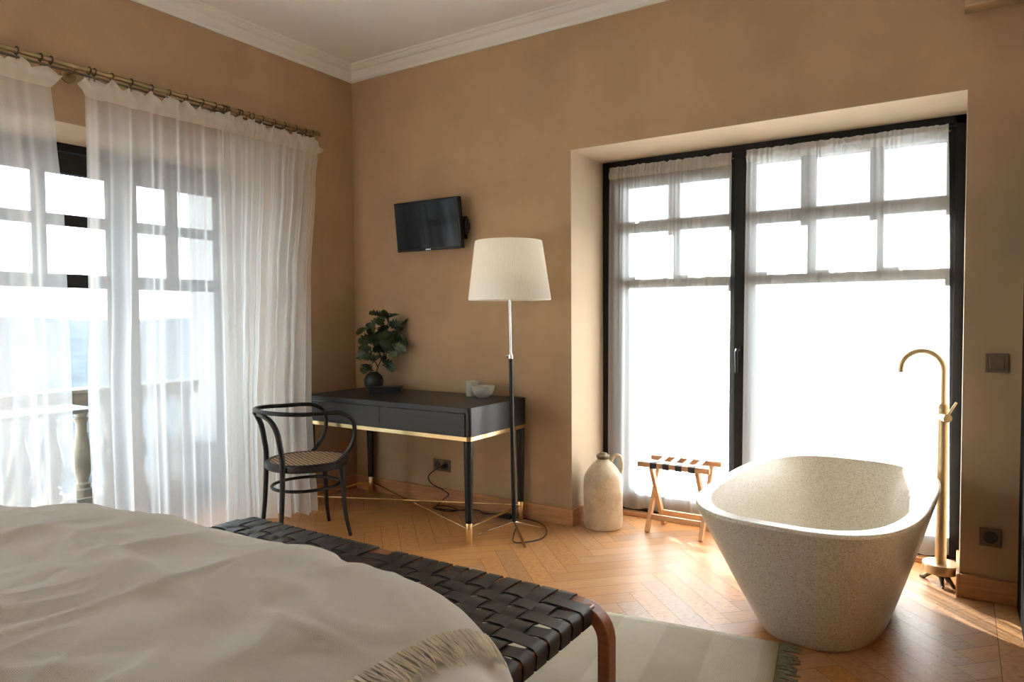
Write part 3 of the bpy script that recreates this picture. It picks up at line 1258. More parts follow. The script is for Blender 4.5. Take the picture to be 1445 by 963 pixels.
TC = (3.312, -0.475)
TA, TB, TZ, TROT = 0.424, 0.735, 0.542, math.radians(-3.5)
TBASE = (3.335, -0.475)
tb = MB()
rs = []


def tub_ring(f, z, inset=0.0, n=3.1):
    """f 0..1 from base to rim"""
    a = 0.240 + (TA - 0.240) * f
    b_ = 0.440 + (TB - 0.440) * f
    cx = TBASE[0] + (TC[0] - TBASE[0]) * f
    cy = TBASE[1] + (TC[1] - TBASE[1]) * f
    return sup(cx, cy, a - inset, b_ - inset, n, TROT, z)


rs.append(tub_ring(0, 0.0, 0.018, 2.6))
rs.append(tub_ring(0, 0.004, 0.006, 2.6))
rs.append(tub_ring(0.01, 0.014, 0.0, 2.6))
for k in range(1, 13):
    f = k / 12
    ff = f ** 0.92
    rs.append(tub_ring(ff, 0.014 + (TZ - 0.014 - 0.012) * f, 0.0, 2.6 + 0.5 * f))
rs.append(tub_ring(1, TZ - 0.005, 0.001))
rs.append(tub_ring(1, TZ - 0.0015, 0.004))
rs.append(tub_ring(1, TZ, 0.009))
rs.append(tub_ring(1, TZ, 0.012))
rs.append(tub_ring(1, TZ, 0.054))
rs.append(tub_ring(1, TZ, 0.057))
rs.append(tub_ring(1, TZ - 0.002, 0.061))
rs.append(tub_ring(1, TZ - 0.012, 0.064))
for k in range(1, 11):
    f = 1 - k / 10
    z = 0.09 + (TZ - 0.012 - 0.09) * f
    rs.append(tub_ring(f ** 0.8 if f > 0 else 0, z, 0.064 + 0.02 * (1 - f)))
rs.append(tub_ring(0, 0.07, 0.13))
rs.append(tub_ring(0, 0.062, 0.20))
tb.rings(rs)
tub = build('bathtub', tb, 'speckled_stone', None, angle=35)
tag(tub, 'freestanding speckled stone bathtub on the parquet by the window', 'bathtub')

# ================================================================ FAUCET
FX, FY = 3.742, 0.105
fa = thing('bath_faucet', 'tall floor-standing brass bath faucet with arched spout beside the tub', 'faucet', (FX, FY, 0))
build('base_flange', MB().lathe((FX, FY, 0.06), [(0.066, 0), (0.076, 0.004), (0.076, 0.042), (0.073, 0.046), (0.0, 0.047)], 48, cap1=False), 'brushed_bronze', fa)
build('column', MB().lathe((FX, FY, 0.10), [(0.0235, 0), (0.0235, 0.70), (0.0225, 0.704), (0.0235, 0.708), (0.0235, 0.755), (0.018, 0.762)], 32), 'brushed_bronze', fa)
sp_ = [(FX, FY, 0.855), (FX, FY, 1.02)]
ctr = Vector((FX - 0.088, FY, 1.02))
for k in range(1, 19):
    a = PI * 1.0 * k / 18
    sp_.append((ctr.x + 0.088 * math.cos(a), FY, 1.02 + 0.088 * math.sin(a)))
sp_.append((FX - 0.1765, FY, 1.003))
build('spout', MB().tube(sp_, 0.0125, 16), 'brushed_bronze', fa)
hb = MB()
hb.tube([(FX - 0.005, FY, 0.80), (FX + 0.02, FY - 0.052, 0.80)], 0.0195, 24)
build('mixer_body', hb, 'brushed_bronze', fa)
lv = MB()
lv.tube([(FX + 0.018, FY - 0.045, 0.808), (FX + 0.036, FY - 0.045, 0.845), (FX + 0.053, FY - 0.045, 0.875)], [0.006, 0.0055, 0.005], 10)
build('lever', lv, 'brushed_bronze', fa)
ft = MB()
ft.lathe((FX, FY, 0.04), [(0.018, 0), (0.030, 0.012), (0.028, 0.022)], 20)
for (dx, dy) in ((-0.070, 0.055), (0.055, -0.030), (0.01, -0.052), (0.03, 0.05)):
    ft.tube([(FX, FY, 0.05), (FX + dx * 0.45, FY + dy * 0.45, 0.050), (FX + dx * 0.8, FY + dy * 0.8, 0.024), (FX + dx, FY + dy, 0.007), (FX + dx * 1.22, FY + dy * 1.22, 0.007)], [0.014, 0.013, 0.009, 0.009, 0.006], 10)
build('foot', ft, 'dark_bronze', fa)['label'] = 'dark bronze clawed foot'

# ================================================================ DESK
DX0, DX1, DY0, DY1, DZ = 0.165, 1.522, -0.632, -0.024, 0.775
desk = thing('desk', 'black wooden writing desk with brass band and brass-tipped legs', 'desk', ((DX0 + DX1) / 2, (DY0 + DY1) / 2, 0))


def rrect(x0, x1, y0, y1, r, z, seg=6):
    out = []
    for cx, cy, a0 in ((x1 - r, y1 - r, 0), (x0 + r, y1 - r, PI / 2), (x0 + r, y0 + r, PI), (x1 - r, y0 + r, 3 * PI / 2)):
        for k in range(seg + 1):
            a = a0 + PI / 2 * k / seg
            out.append((cx + r * math.cos(a), cy + r * math.sin(a), z))
    return out


m_ = MB()
m_.rings([rrect(DX0, DX1, DY0, DY1, 0.028, DZ - 0.028), rrect(DX0, DX1, DY0, DY1, 0.028, DZ - 0.002), rrect(DX0 + 0.002, DX1 - 0.002, DY0 + 0.002, DY1 - 0.002, 0.027, DZ)])
build('desk_top', m_, 'black_wood', desk, angle=30)
m_ = MB()
m_.rings([rrect(DX0 + 0.006, DX1 - 0.003, DY0 + 0.01, DY1, 0.02, DZ - 0.165), rrect(DX0 + 0.006, DX1 - 0.003, DY0 + 0.01, DY1, 0.02, DZ - 0.028)])
build('case', m_, 'black_wood', desk, angle=30)
xm = (DX0 + DX1) / 2
for (a_, b_) in ((DX0 + 0.034, xm - 0.001), (xm + 0.001, DX1 - 0.034)):
    build('drawer_front', MB().box(a_, b_, DY0, DY0 + 0.02, DZ - 0.163, DZ - 0.034), 'black_wood', desk, bevel=0.0015)
m_ = MB()
m_.rings([rrect(DX0 - 0.001, DX1 + 0.001, DY0 - 0.001, DY1 + 0.001, 0.028, DZ - 0.188), rrect(DX0 - 0.001, DX1 + 0.001, DY0 - 0.001, DY1 + 0.001, 0.028, DZ - 0.165)])
build('brass_band', m_, 'brass', desk, angle=30)['label'] = 'polished brass band'
lc = []
for (x, y) in ((DX0 + 0.03, DY0 + 0.03), (DX1 - 0.03, DY0 + 0.03), (DX1 - 0.03, DY1 - 0.03), (DX0 + 0.03, DY1 - 0.03)):
    lc.append((x, y))
    l = MB()
    l.lathe((x, y, 0), [(0.0205, 0.118), (0.026, 0.45), (0.0275, DZ - 0.188)], 20)
    lo = build('leg', l, 'black_gloss_wood', desk)
    l = MB()
    l.lathe((x, y, 0), [(0.0165, 0.0), (0.0185, 0.003), (0.0212, 0.118), (0.0205, 0.1195)], 20)
    build('ferrule', l, 'brass', lo)['label'] = 'brass sleeve'
m_ = MB()
m_.tube([(lc[0][0], lc[0][1], 0.095), (lc[2][0], lc[2][1], 0.095)], 0.006, 8)
build('stretcher', m_, 'brass', desk)
m_ = MB()
m_.tube([(lc[3][0], lc[3][1], 0.082), (lc[1][0], lc[1][1], 0.082)], 0.006, 8)
build('stretcher', m_, 'brass', desk)
m_ = MB()
m_.tube([(lc[1][0], lc[1][1], 0.092), (lc[2][0], lc[2][1], 0.092)], 0.007, 8)
build('stretcher', m_, 'brass', desk)
m_ = MB()
m_.tube([(lc[0][0], lc[0][1], 0.092), (lc[3][0], lc[3][1], 0.092)], 0.007, 8)
build('stretcher', m_, 'brass', desk)

# ---------------------------------------------------------------- things on the desk
VX, VY = 0.365, -0.185
m_ = MB()
pr = [(0.028, 0.0)]
for k in range(1, 17):
    th = PI * (0.14 + 0.70 * k / 16)
    pr.append((0.068 * math.sin(th), 0.068 * (math.cos(0.14 * PI) - math.cos(th))))
pr += [(0.030, 0.126), (0.026, 0.118), (0.02, 0.06)]
m_.lathe((VX, VY, DZ), pr, 32)
tag(build('vase', m_, 'charcoal_ceramic', None), 'round charcoal vase holding the leafy branch on the desk', 'vase')

br = thing('oak_branch', 'leafy dark green oak branch standing in the round vase', 'branch', (VX, VY, DZ + 0.09))
r_, u_ = Vector((0.84, 0.543, 0)), Vector((0, 0, 1))
fdir = Vector((-0.543, 0.84, 0))


def bp(a, z, d=0.0):
    return Vector((VX, VY, DZ)) + r_ * a + fdir * d + Vector((0, 0, z))


stems = [catmull([bp(0.0, 0.05), bp(0.03, 0.16), bp(0.075, 0.26), bp(0.09, 0.36), bp(0.10, 0.45), bp(0.11, 0.50)]),
         catmull([bp(0.055, 0.22), bp(0.03, 0.30, 0.02), bp(0.0, 0.38, 0.02), bp(-0.02, 0.42, 0.03)]),
         catmull([bp(0.075, 0.26), bp(0.13, 0.32, -0.02), bp(0.17, 0.40, -0.02), bp(0.20, 0.44, -0.03)]),
         catmull([bp(0.03, 0.16), bp(0.0, 0.24, -0.03), bp(-0.02, 0.29, -0.03)]),
         catmull([bp(0.0, 0.06), bp(-0.02, 0.14, -0.02), bp(-0.035, 0.17, -0.02)])]
m_ = MB()
for s_ in stems:
    n = len(s_)
    m_.tube(s_, [0.0045 * (1 - 0.6 * k / n) for k in range(n)], 6)
build('stem', m_, 'twig', br)


def oak_leaf(mb, base, direction, nrm, L, curl):
    """lobed leaf: outline strips either side of the mid rib"""
    d = direction.normalized()
    n_ = (nrm - d * nrm.dot(d)).normalized()
    s_ = d.cross(n_)
    prof = [(0, 0.03), (0.10, 0.05), (0.18, 0.27), (0.27, 0.17), (0.40, 0.42), (0.50, 0.22), (0.63, 0.45), (0.73, 0.24), (0.84, 0.31), (0.93, 0.19), (1.0, 0.02)]
    rs = []
    for t, wd in prof:
        z = -curl * t * t * L
        c = base + d * t * L + n_ * z
        rs.append([c - s_ * wd * L + n_ * wd * L * 0.28, c - s_ * wd * L * 0.5 + n_ * wd * L * 0.04, c, c + s_ * wd * L * 0.5 + n_ * wd * L * 0.04, c + s_ * wd * L + n_ * wd * L * 0.28])
    mb.rings(rs, closed=False)


rnd = random.Random(4)
spots = []
for px, py in ((-0.075, 0.415), (-0.055, 0.43), (-0.02, 0.44), (0.0, 0.46), (0.045, 0.49), (0.075, 0.52), (0.03, 0.53), (0.10, 0.53), (0.13, 0.52), (0.15, 0.46), (0.19, 0.46), (0.215, 0.475), (0.17, 0.43),
               (-0.06, 0.35), (-0.035, 0.36), (0.0, 0.36), (0.03, 0.40), (0.06, 0.43), (0.09, 0.42), (0.11, 0.38), (0.14, 0.39), (0.17, 0.335), (0.20, 0.34), (0.15, 0.30), (0.165, 0.27), (0.13, 0.27),
               (-0.085, 0.31), (-0.06, 0.30), (-0.08, 0.245), (-0.05, 0.25), (-0.02, 0.23), (0.0, 0.27), (0.03, 0.29), (0.06, 0.33), (0.08, 0.29), (0.10, 0.32), (0.04, 0.24), (0.02, 0.22),
               (0.07, 0.21), (0.10, 0.19), (0.12, 0.165), (0.09, 0.155), (0.05, 0.36), (0.02, 0.33), (0.08, 0.38), (0.11, 0.44), (0.06, 0.47), (-0.03, 0.40), (0.15, 0.36), (0.18, 0.38), (-0.05, 0.28), (0.06, 0.26), (0.11, 0.29), (0.01, 0.42), (0.12, 0.48), (0.19, 0.30), (-0.02, 0.27), (-0.045, 0.165), (-0.02, 0.15), (-0.06, 0.145)):
    spots.append((px, py))
allp = [p for s_ in stems for p in s_]
for (a, z) in spots:
    dd = rnd.uniform(-0.05, 0.05)
    tip = bp(a, z, dd)
    near = min(allp, key=lambda q: (q - tip).length)
    d = tip - near
    if d.length < 0.03:
        d = Vector((rnd.uniform(-1, 1), rnd.uniform(-1, 1), rnd.uniform(-0.3, 0.8)))
    d = d.normalized() + Vector((rnd.uniform(-.3, .3), rnd.uniform(-.3, .3), rnd.uniform(-.4, .2)))
    d.normalize()
    L = rnd.uniform(0.082, 0.112)
    nrm = (-fdir * 0.8 + Vector((rnd.uniform(-.6, .6), rnd.uniform(-.6, .6), rnd.uniform(0.1, 0.9))))
    m_ = MB()
    oak_leaf(m_, tip - d * L * 0.5, d, nrm, L, rnd.uniform(0.05, 0.25))
    build('leaf', m_, 'leaf_green', br, angle=180)

bx_ = thing('black_box', 'low flat black box lying on the desk before the vase', 'box', (0.53, -0.235, DZ), math.radians(33))
build('tray', MB().box(-0.105, 0.105, -0.05, 0.05, 0, 0.030), 'plastic_black', bx_, local=True, bevel=0.003)
build('lid', MB().box(-0.107, 0.107, -0.052, 0.052, 0.030, 0.038), 'plastic_black', bx_, local=True, bevel=0.002)
m_ = MB()
m_.lathe((1.175, -0.125, DZ), [(0.040, 0), (0.042, 0.003), (0.042, 0.094), (0.040, 0.096), (0.037, 0.094), (0.036, 0.01)], 32)
tag(build('cup', m_, 'concrete', None), 'grey concrete cylinder cup standing behind the bowl on desk', 'cup')
m_ = MB()
bc_ = (1.29, -0.17, DZ)
m_.lathe(bc_, [(0.030, 0.0), (0.036, 0.004), (0.058, 0.022), (0.070, 0.048), (0.073, 0.072), (0.0715, 0.074), (0.069, 0.072), (0.064, 0.045), (0.048, 0.02), (0.02, 0.012)], 40)
tag(build('bowl', m_, 'concrete', None), 'pale grey round concrete bowl in front of the cylinder cup', 'bowl')

# ================================================================ ARMCHAIR
CC = Vector((0.570, -0.955, 0))
cf = Vector((0.38, 0.925, 0)).normalized()
cu = Vector((cf.y, -cf.x, 0))


def cp(u, v, z):
    return CC + cu * u + cf * v + Vector((0, 0, z))


ch = thing('armchair', 'black bentwood armchair with round cane seat facing the desk', 'chair', CC)
SZ = 0.455
SR = 0.235
ringp = [cp(SR * math.cos(2 * PI * k / 48), SR * 0.98 * math.sin(2 * PI * k / 48), SZ - 0.022) for k in range(48)]
m_ = MB()
rs = []
for k in range(64):
    a = 2 * PI * k / 64
    c_, s_ = math.cos(a), math.sin(a)
    rs.append([cp(r * c_, r * s_, z) for r, z in ((SR - 0.03, SZ - 0.04), (SR - 0.004, SZ - 0.044), (SR + 0.004, SZ - 0.036), (SR + 0.004, SZ - 0.008), (SR - 0.006, SZ), (SR - 0.022, SZ), (SR - 0.028, SZ - 0.006))])
m_.rings(rs, loop=True)
build('seat_frame', m_, 'black_gloss_wood', ch)


def cane_pt(u, v):
    a = 2 * PI * u
    r = (SR - 0.024) * v
    return cp(r * math.cos(a), r * math.sin(a), SZ - 0.003 - 0.004 * (1 - v * v))


m_ = MB()
m_.grid(48, 8, cane_pt)
m_.uv = []
for f_ in m_.f:
    m_.uv.append(tuple(((m_.v[i] - CC).dot(cu) * 1.0, (m_.v[i] - CC).dot(cf) * 1.0) for i in f_))
cn = build('cane_seat', m_, 'cane', ch, angle=180)
cn['label'] = 'woven cane seat'
AZ = 0.745
hoop = []
for k in range(0, 25):      # back half of the hoop
    a = PI + PI * k / 24
    hoop.append(cp(0.240 * math.cos(a), -0.075 + 0.215 * math.sin(a), AZ + 0.012 * math.sin(PI * k / 24)))
armR = []
for u_, v_, z_ in ((0.205, -0.03, SZ - 0.022), (0.205, 0.07, SZ - 0.02), (0.215, 0.12, SZ + 0.01), (0.228, 0.175, SZ + 0.075), (0.236, 0.200, SZ + 0.155), (0.240, 0.185, SZ + 0.235), (0.242, 0.12, AZ - 0.010), (0.241, 0.03, AZ)):
    armR.append((u_, v_, z_))
armL = [cp(-u_, v_, z_) for u_, v_, z_ in armR]
armR = [cp(*q) for q in armR]
path = catmull(armL, 6) + hoop + catmull(armR[::-1], 6)
m_ = MB()
m_.tube(path, 0.0125, 12)
build('arm_hoop', m_, 'black_gloss_wood', ch)
for sgn in (-1, 1):
    p = catmull([cp(sgn * 0.175, -0.225, 0.0), cp(sgn * 0.168, -0.205, 0.2), cp(sgn * 0.160, -0.195, SZ), cp(sgn * 0.158, -0.205, 0.56), cp(sgn * 0.155, -0.222, 0.65), cp(sgn * 0.140, -0.250, 0.71), cp(sgn * 0.09, -0.275, AZ - 0.010), cp(sgn * 0.03, -0.284, AZ - 0.004)], 8)
    n = len(p)
    m_ = MB()
    m_.tube(p, [0.0115 + 0.004 * min(1, k / 16) - 0.002 * max(0, (k - 30) / 26) for k in range(n)], 12)
    build('back_leg', m_, 'black_gloss_wood', ch)
for sgn in (-1, 1):
    p = catmull([cp(sgn * 0.180, 0.190, 0.0), cp(sgn * 0.160, 0.170, 0.12), cp(sgn * 0.150, 0.160, 0.28), cp(sgn * 0.150, 0.150, SZ - 0.035)], 8)
    n = len(p)
    m_ = MB()
    m_.tube(p, [0.0105 + 0.006 * k / n for k in range(n)], 12)
    lo = build('front_leg', m_, 'black_gloss_wood', ch)
m_ = MB()
rp_ = [cp(0.185 * math.cos(2 * PI * k / 40), 0.195 * math.sin(2 * PI * k / 40) - 0.01, 0.30) for k in range(40)]
m_.tube(rp_, 0.0095, 10, loop=True)
build('stretcher_ring', m_, 'black_gloss_wood', ch)

# ================================================================ FLOOR LAMP
LC = Vector((1.63, -0.345, 0))
lamp = thing('floor_lamp', 'slim black and chrome floor lamp with pleated cream shade beside the desk', 'lamp', LC)
lean = Vector((-0.84, -0.543, 0)) * 0.0135


def lp(z):
    return LC + lean * z + Vector((0, 0, z))


m_ = MB()
m_.tube([lp(0.085), lp(1.052)], 0.0125, 16)
build('lower_pole', m_, 'plastic_black', lamp)
m_ = MB()
m_.tube([lp(1.05), lp(1.70)], 0.0065, 14)
build('upper_pole', m_, 'chrome', lamp)
m_ = MB()
m_.tube([lp(1.040), lp(1.062)], 0.0145, 16)
m_.tube([lp(1.054), lp(1.054) - Vector((0.84, 0.543, 0)) * 0.026], 0.0085, 12)
build('height_knob', m_, 'chrome', lamp)
m_ = MB()
m_.tube([lp(0.055), lp(0.09)], 0.0085, 12)
build('hub', m_, 'chrome', lamp)
for q in ((1.441, -0.437), (1.803, -0.503), (1.689, -0.142)):
    m_ = MB()
    d = Vector((q[0] - LC.x, q[1] - LC.y, 0))
    sd_ = Vector((-d.y, d.x, 0)).normalized() * 0.004
    for s_ in (-1, 1):
        m_.tube([lp(0.085) + sd_ * s_ * 0.6, LC + d * 0.5 + sd_ * s_ + Vector((0, 0, 0.045)), LC + d + sd_ * s_ + Vector((0, 0, 0.006))], 0.0042, 8)
    build('leg', m_, 'chrome', lamp)
ZS0, ZS1, RS0, RS1 = 1.378, 1.718, 0.238, 0.193
m_ = MB()
rs = []
NS = 480
for (z, r, dr) in ((ZS0, RS0, 0), (ZS0 + 0.006, RS0 + 0.001, 0), (ZS0 + 0.012, RS0 - 0.001, 1), (ZS1 - 0.012, RS1 + 0.001, 1), (ZS1 - 0.006, RS1 + 0.001, 0), (ZS1, RS1, 0)):
    c_ = lp(z)
    rs.append([c_ + Vector((math.cos(2 * PI * k / NS), math.sin(2 * PI * k / NS), 0)) * (r + dr * 0.0016 * math.cos(2 * PI * k / 4)) for k in range(NS)])
m_.rings(rs, cap0=False, cap1=False)
sh = build('lamp_shade', m_, 'shade_cloth', lamp, angle=180)
sh['label'] = 'pleated cream fabric shade'
m_ = MB()
for k in range(3):
    a = 2 * PI * k / 3 + 0.4
    m_.tube([lp(1.69), lp(1.70) + Vector((math.cos(a), math.sin(a), 0)) * (RS1 - 0.001)], 0.002, 6)
build('shade_ring', m_, 'chrome', lamp)
m_ = MB()
m_.lathe(lp(1.48), [(0.014, -0.06), (0.014, 0.0), (0.02, 0.02), (0.03, 0.06), (0.022, 0.09), (0.002, 0.1)], 16)
build('bulb', m_, 'shade_rod', lamp)
bd = bpy.data.lights.new('added_shade_light', 'POINT')  # weak light added inside the shade to brighten it
bd.energy = 0.7
bd.color = (1.0, 0.88, 0.70)
bd.shadow_soft_size = 0.03
bo = bpy.data.objects.new('added_shade_light', bd)
COL.objects.link(bo)
bo.location = lp(1.62)
m_ = MB()
m_.tube(catmull([(1.66, -0.36, 0.07), (1.655, -0.39, 0.02), (1.70, -0.455, 0.006), (1.76, -0.42, 0.006), (1.80, -0.32, 0.006), (1.765, -0.2, 0.006), (1.67, -0.085, 0.006), (1.55, -0.04, 0.006), (1.44, -0.05, 0.008)], 10), 0.0035, 8)
build('cord', m_, 'plastic_black', lamp)['label'] = 'black looping cord'

m_ = MB()
m_.box(1.335, 1.435, -0.092, -0.048, 0, 0.028)
build('power_adapter', m_, 'plastic_black', lamp, bevel=0.004)
m_ = MB()
m_.tube(catmull([(1.337, -0.07, 0.012), (1.28, -0.06, 0.006), (1.22, -0.08, 0.006), (1.16, -0.04, 0.006), (1.1, -0.05, 0.006)], 8), 0.0035, 8)
build('cord', m_, 'plastic_black', lamp)

# ================================================================ OUTLETS AND SWITCH
def plate(name, label, cat, x, z, w_, h_, n, group=None):
    t = thing(name, label, cat, (x, 0, z))
    build('face_plate', MB().box(x - w_ / 2, x + w_ / 2, -0.010, -0.0005, z - h_ / 2, z + h_ / 2), 'plate_bronze', t, bevel=0.003)
    return t


pw = plate('wall_outlet', 'double bronze wall outlet under the desk with a plug in it', 'outlet', 0.822, 0.262, 0.152, 0.082, 2)
for k in (-1, 1):
    x = 0.822 + k * 0.035
    m_ = MB()
    rs = []
    for r, y in ((0.027, -0.0102), (0.025, -0.012), (0.021, -0.012), (0.020, -0.0104)):
        rs.append([(x + r * math.cos(2 * PI * q / 28), y, 0.262 + r * math.sin(2 * PI * q / 28)) for q in range(28)])
    m_.rings(rs)
    build('socket', m_, 'socket_dark', pw)
pc = lamp
m_ = MB()
m_.tube([(0.857, -0.013, 0.262), (0.857, -0.05, 0.262)], [0.017, 0.013], 16)
build('plug', m_, 'plastic_black', pc)
m_ = MB()
m_.tube(catmull([(0.857, -0.05, 0.262), (0.80, -0.06, 0.235), (0.745, -0.06, 0.185), (0.775, -0.06, 0.14), (0.87, -0.06, 0.11), (0.92, -0.06, 0.085), (0.88, -0.07, 0.045), (0.845, -0.09, 0.006), (0.87, -0.16, 0.006),
                 (1.0, -0.16, 0.006), (1.03, -0.10, 0.006), (0.92, -0.085, 0.012), (0.86, -0.13, 0.012), (0.93, -0.17, 0.014), (1.04, -0.13, 0.012), (1.1, -0.05, 0.006)], 10), 0.0038, 8)
build('cord', m_, 'plastic_black', pc)

sw = plate('light_switch', 'bronze square light switch on the right wall section at shoulder height', 'switch', 3.942, 1.066, 0.086, 0.086, 1)
build('rocker', MB().box(3.942 - 0.028, 3.942 + 0.028, -0.015, -0.009, 1.066 - 0.028, 1.066 + 0.028), 'plate_bronze', sw, bevel=0.003)
po = plate('wall_outlet', 'single bronze wall outlet low on the right beside the faucet', 'outlet', 3.930, 0.288, 0.082, 0.082, 1)
m_ = MB()
rs = []
for r, y in ((0.028, -0.0102), (0.026, -0.0125), (0.022, -0.0125), (0.020, -0.0104)):
    rs.append([(3.930 + r * math.cos(2 * PI * q / 28), y, 0.288 + r * math.sin(2 * PI * q / 28)) for q in range(28)])
m_.rings(rs)
build('socket', m_, 'socket_dark', po)

# ================================================================ TELEVISION
tv = thing('television', 'small flat black television mounted high on the wall', 'television', (0.805, 0, 1.89))
tilt = math.atan2(0.035, 0.33)
TVO = Vector((0.808, -0.125, 1.895))
Rt = Matrix.Rotation(tilt, 3, 'X')


def tvbox(mb, x0, x1, y0, y1, z0, z1):
    k = MB().box(x0, x1, y0, y1, z0, z1)
    k.v = [TVO + Rt @ p for p in k.v]
    n = len(mb.v)
    mb.v += k.v
    for f_ in k.f:
        mb.face([n + i for i in f_])
    return mb


build('cabinet', tvbox(MB(), -0.277, 0.277, 0.0, 0.035, -0.167, 0.167), 'plastic_black', tv, bevel=0.004)
build('screen', tvbox(MB(), -0.266, 0.266, -0.0015, 0.002, -0.150, 0.157), 'tv_screen', tv, smooth=False)
m_ = MB()
for k in range(5):
    tvbox(m_, -0.022 + k * 0.009, -0.016 + k * 0.009, -0.002, 0.001, -0.162, -0.156)
build('maker_mark', m_, 'chrome', tv, smooth=False)
m_ = MB()
m_.box(0.86, 1.055, -0.012, 0.0, 1.80, 1.95)
m_.box(0.98, 1.085, -0.070, -0.012, 1.855, 1.905)
m_.box(0.74, 0.87, -0.095, -0.075, 1.82, 1.97)
m_.box(0.80, 1.07, -0.075, -0.055, 1.855, 1.895)
m_.box(1.080, 1.096, -0.085, -0.04, 1.825, 1.925)
build('wall_mount', m_, 'plastic_black', tv, bevel=0.003)

# ================================================================ STONEWARE JUG
JX, JY = 1.992, 0.095
jug = thing('stoneware_jug', 'beige glazed stoneware jug with small handle standing beside the window', 'jug', (JX, JY, 0))
m_ = MB()
m_.lathe((JX, JY, 0), [(0.108, 0.0), (0.115, 0.006), (0.118, 0.03), (0.119, 0.22), (0.118, 0.285), (0.112, 0.315), (0.096, 0.345), (0.07, 0.378), (0.046, 0.400), (0.035, 0.412), (0.033, 0.42)], 48)
build('body', m_, 'stoneware', jug)
m_ = MB()
m_.lathe((JX, JY, 0), [(0.034, 0.415), (0.040, 0.424), (0.041, 0.436), (0.034, 0.443), (0.024, 0.444), (0.022, 0.452), (0.012, 0.455)], 28)
build('neck', m_, 'plate_bronze', jug)['label'] = 'dark stained neck and stopper'
hp = catmull([(0.040, 0.404), (0.062, 0.430), (0.088, 0.434), (0.108, 0.41), (0.114, 0.37), (0.112, 0.330)], 6)
hd = Vector((0.84, 0.543, 0))
hp = []
for a, z in ((0.048, 0.398), (0.062, 0.426), (0.086, 0.438), (0.106, 0.420), (0.114, 0.375), (0.106, 0.325)):
    hp.append(Vector((JX, JY, z)) + hd * a)
m_ = MB()
m_.tube(catmull(hp, 6), 0.0105, 12)
build('handle', m_, 'stoneware', jug)

# ================================================================ LUGGAGE RACK
rk = thing('luggage_rack', 'folding wooden luggage rack with dark straps by the window', 'luggage rack', (2.43, 0.235, 0))
RX0, RX1, RYF, RYB, RZ = 2.262, 2.585, 0.125, 0.345, 0.405


def bar(p0, p1, wx_, th, upv=(0, 0, 1)):
    p0, p1 = Vector(p0), Vector(p1)
    t = (p1 - p0).normalized()
    a = Vector(upv)
    n_ = (a - t * a.dot(t)).normalized() * (th / 2)
    s_ = t.cross(n_).normalized() * (wx_ / 2)
    m_ = MB()
    m_.rings([[p - s_ - n_, p + s_ - n_, p + s_ + n_, p - s_ + n_] for p in (p0, p1)])
    return m_


for (ya, yb, ins) in ((RYF, RYB, 0.0), (RYB, RYF, 0.024)):
    # frame standing at ya on the floor, its top rail at yb
    for x in (RX0 + ins, RX1 - ins):
        build('leg', bar((x, ya, 0.0), (x, yb + (0.01 if yb < ya else -0.01), RZ - 0.012), 0.022, 0.034, (1, 0, 0) if False else (0, 1, 0)), 'rack_wood', rk, bevel=0.002)
    build('lower_rail', bar((RX0 + ins, ya + (yb - ya) * 0.22, 0.085), (RX1 - ins, ya + (yb - ya) * 0.22, 0.085), 0.016, 0.030), 'rack_wood', rk, bevel=0.002)
for y in (RYF, RYB):
    build('top_rail', bar((2.205, y, RZ), (2.635, y, RZ), 0.026, 0.030), 'rack_wood', rk, bevel=0.003)
for k in range(4):
    x = 2.305 + k * 0.076
    pts = [(x, RYF + 0.006, RZ - 0.0175), (x, RYF - 0.0145, RZ - 0.017), (x, RYF - 0.0155, RZ + 0.014), (x, RYF - 0.008, RZ + 0.0175), (x, (RYF + RYB) / 2, RZ + 0.004), (x, RYB + 0.008, RZ + 0.0175), (x, RYB + 0.0155, RZ + 0.014), (x, RYB + 0.0145, RZ - 0.017), (x, RYB - 0.006, RZ - 0.0175)]
    m_ = MB()
    m_.ribbon(pts, (0.038, 0, 0), 0.002)
    build('strap', m_, 'strap_webbing', rk, angle=60)

# ================================================================ LEFT CURTAINS
RODX, RODZ = 0.10, 2.537
rod = thing('curtain_rod', 'long aged brass curtain rod across the top of the left window', 'curtain rod', (RODX, -1.5, RODZ))
m_ = MB()
m_.tube([(RODX, -3.15, RODZ - 0.004), (RODX, -0.42, RODZ + 0.004)], 0.0125, 16)
build('pole', m_, 'aged_brass', rod)
m_ = MB()
m_.tube([(RODX + 0.0, -3.15, RODZ - 0.034), (RODX, -0.45, RODZ - 0.028)], 0.006, 10)
build('cord_track', m_, 'dark_bronze', rod)
m_ = MB()
m_.tube([(RODX, -0.432, RODZ + 0.004), (RODX, -0.404, RODZ + 0.004)], 0.016, 16)
build('end_cap', m_, 'aged_brass', rod)
for y in (-1.955, -0.55):
    m_ = MB()
    rs = []
    for r, x in ((0.036, 0.0005), (0.036, 0.010), (0.030, 0.014)):
        rs.append([(x, y + r * math.cos(2 * PI * q / 28), 2.512 + r * math.sin(2 * PI * q / 28)) for q in range(28)])
    m_.rings(rs)
    m_.tube([(0.01, y, 2.512), (0.06, y, 2.514), (RODX, y, RODZ - 0.014)], 0.008, 10)
    build('bracket', m_, 'aged_brass', rod)


def ring_mb(y, x=RODX, z=RODZ, r=0.0175):
    m_ = MB()
    pts = [(x + r * math.sin(2 * PI * k / 20), y + 0.002 * math.sin(2 * PI * k / 20), z - 0.002 + r * math.cos(2 * PI * k / 20)) for k in range(20)]
    m_.tube(pts, 0.003, 6, loop=True)
    m_.tube([(x, y, z - 0.019), (x, y, z - 0.050)], 0.0022, 6)
    return m_


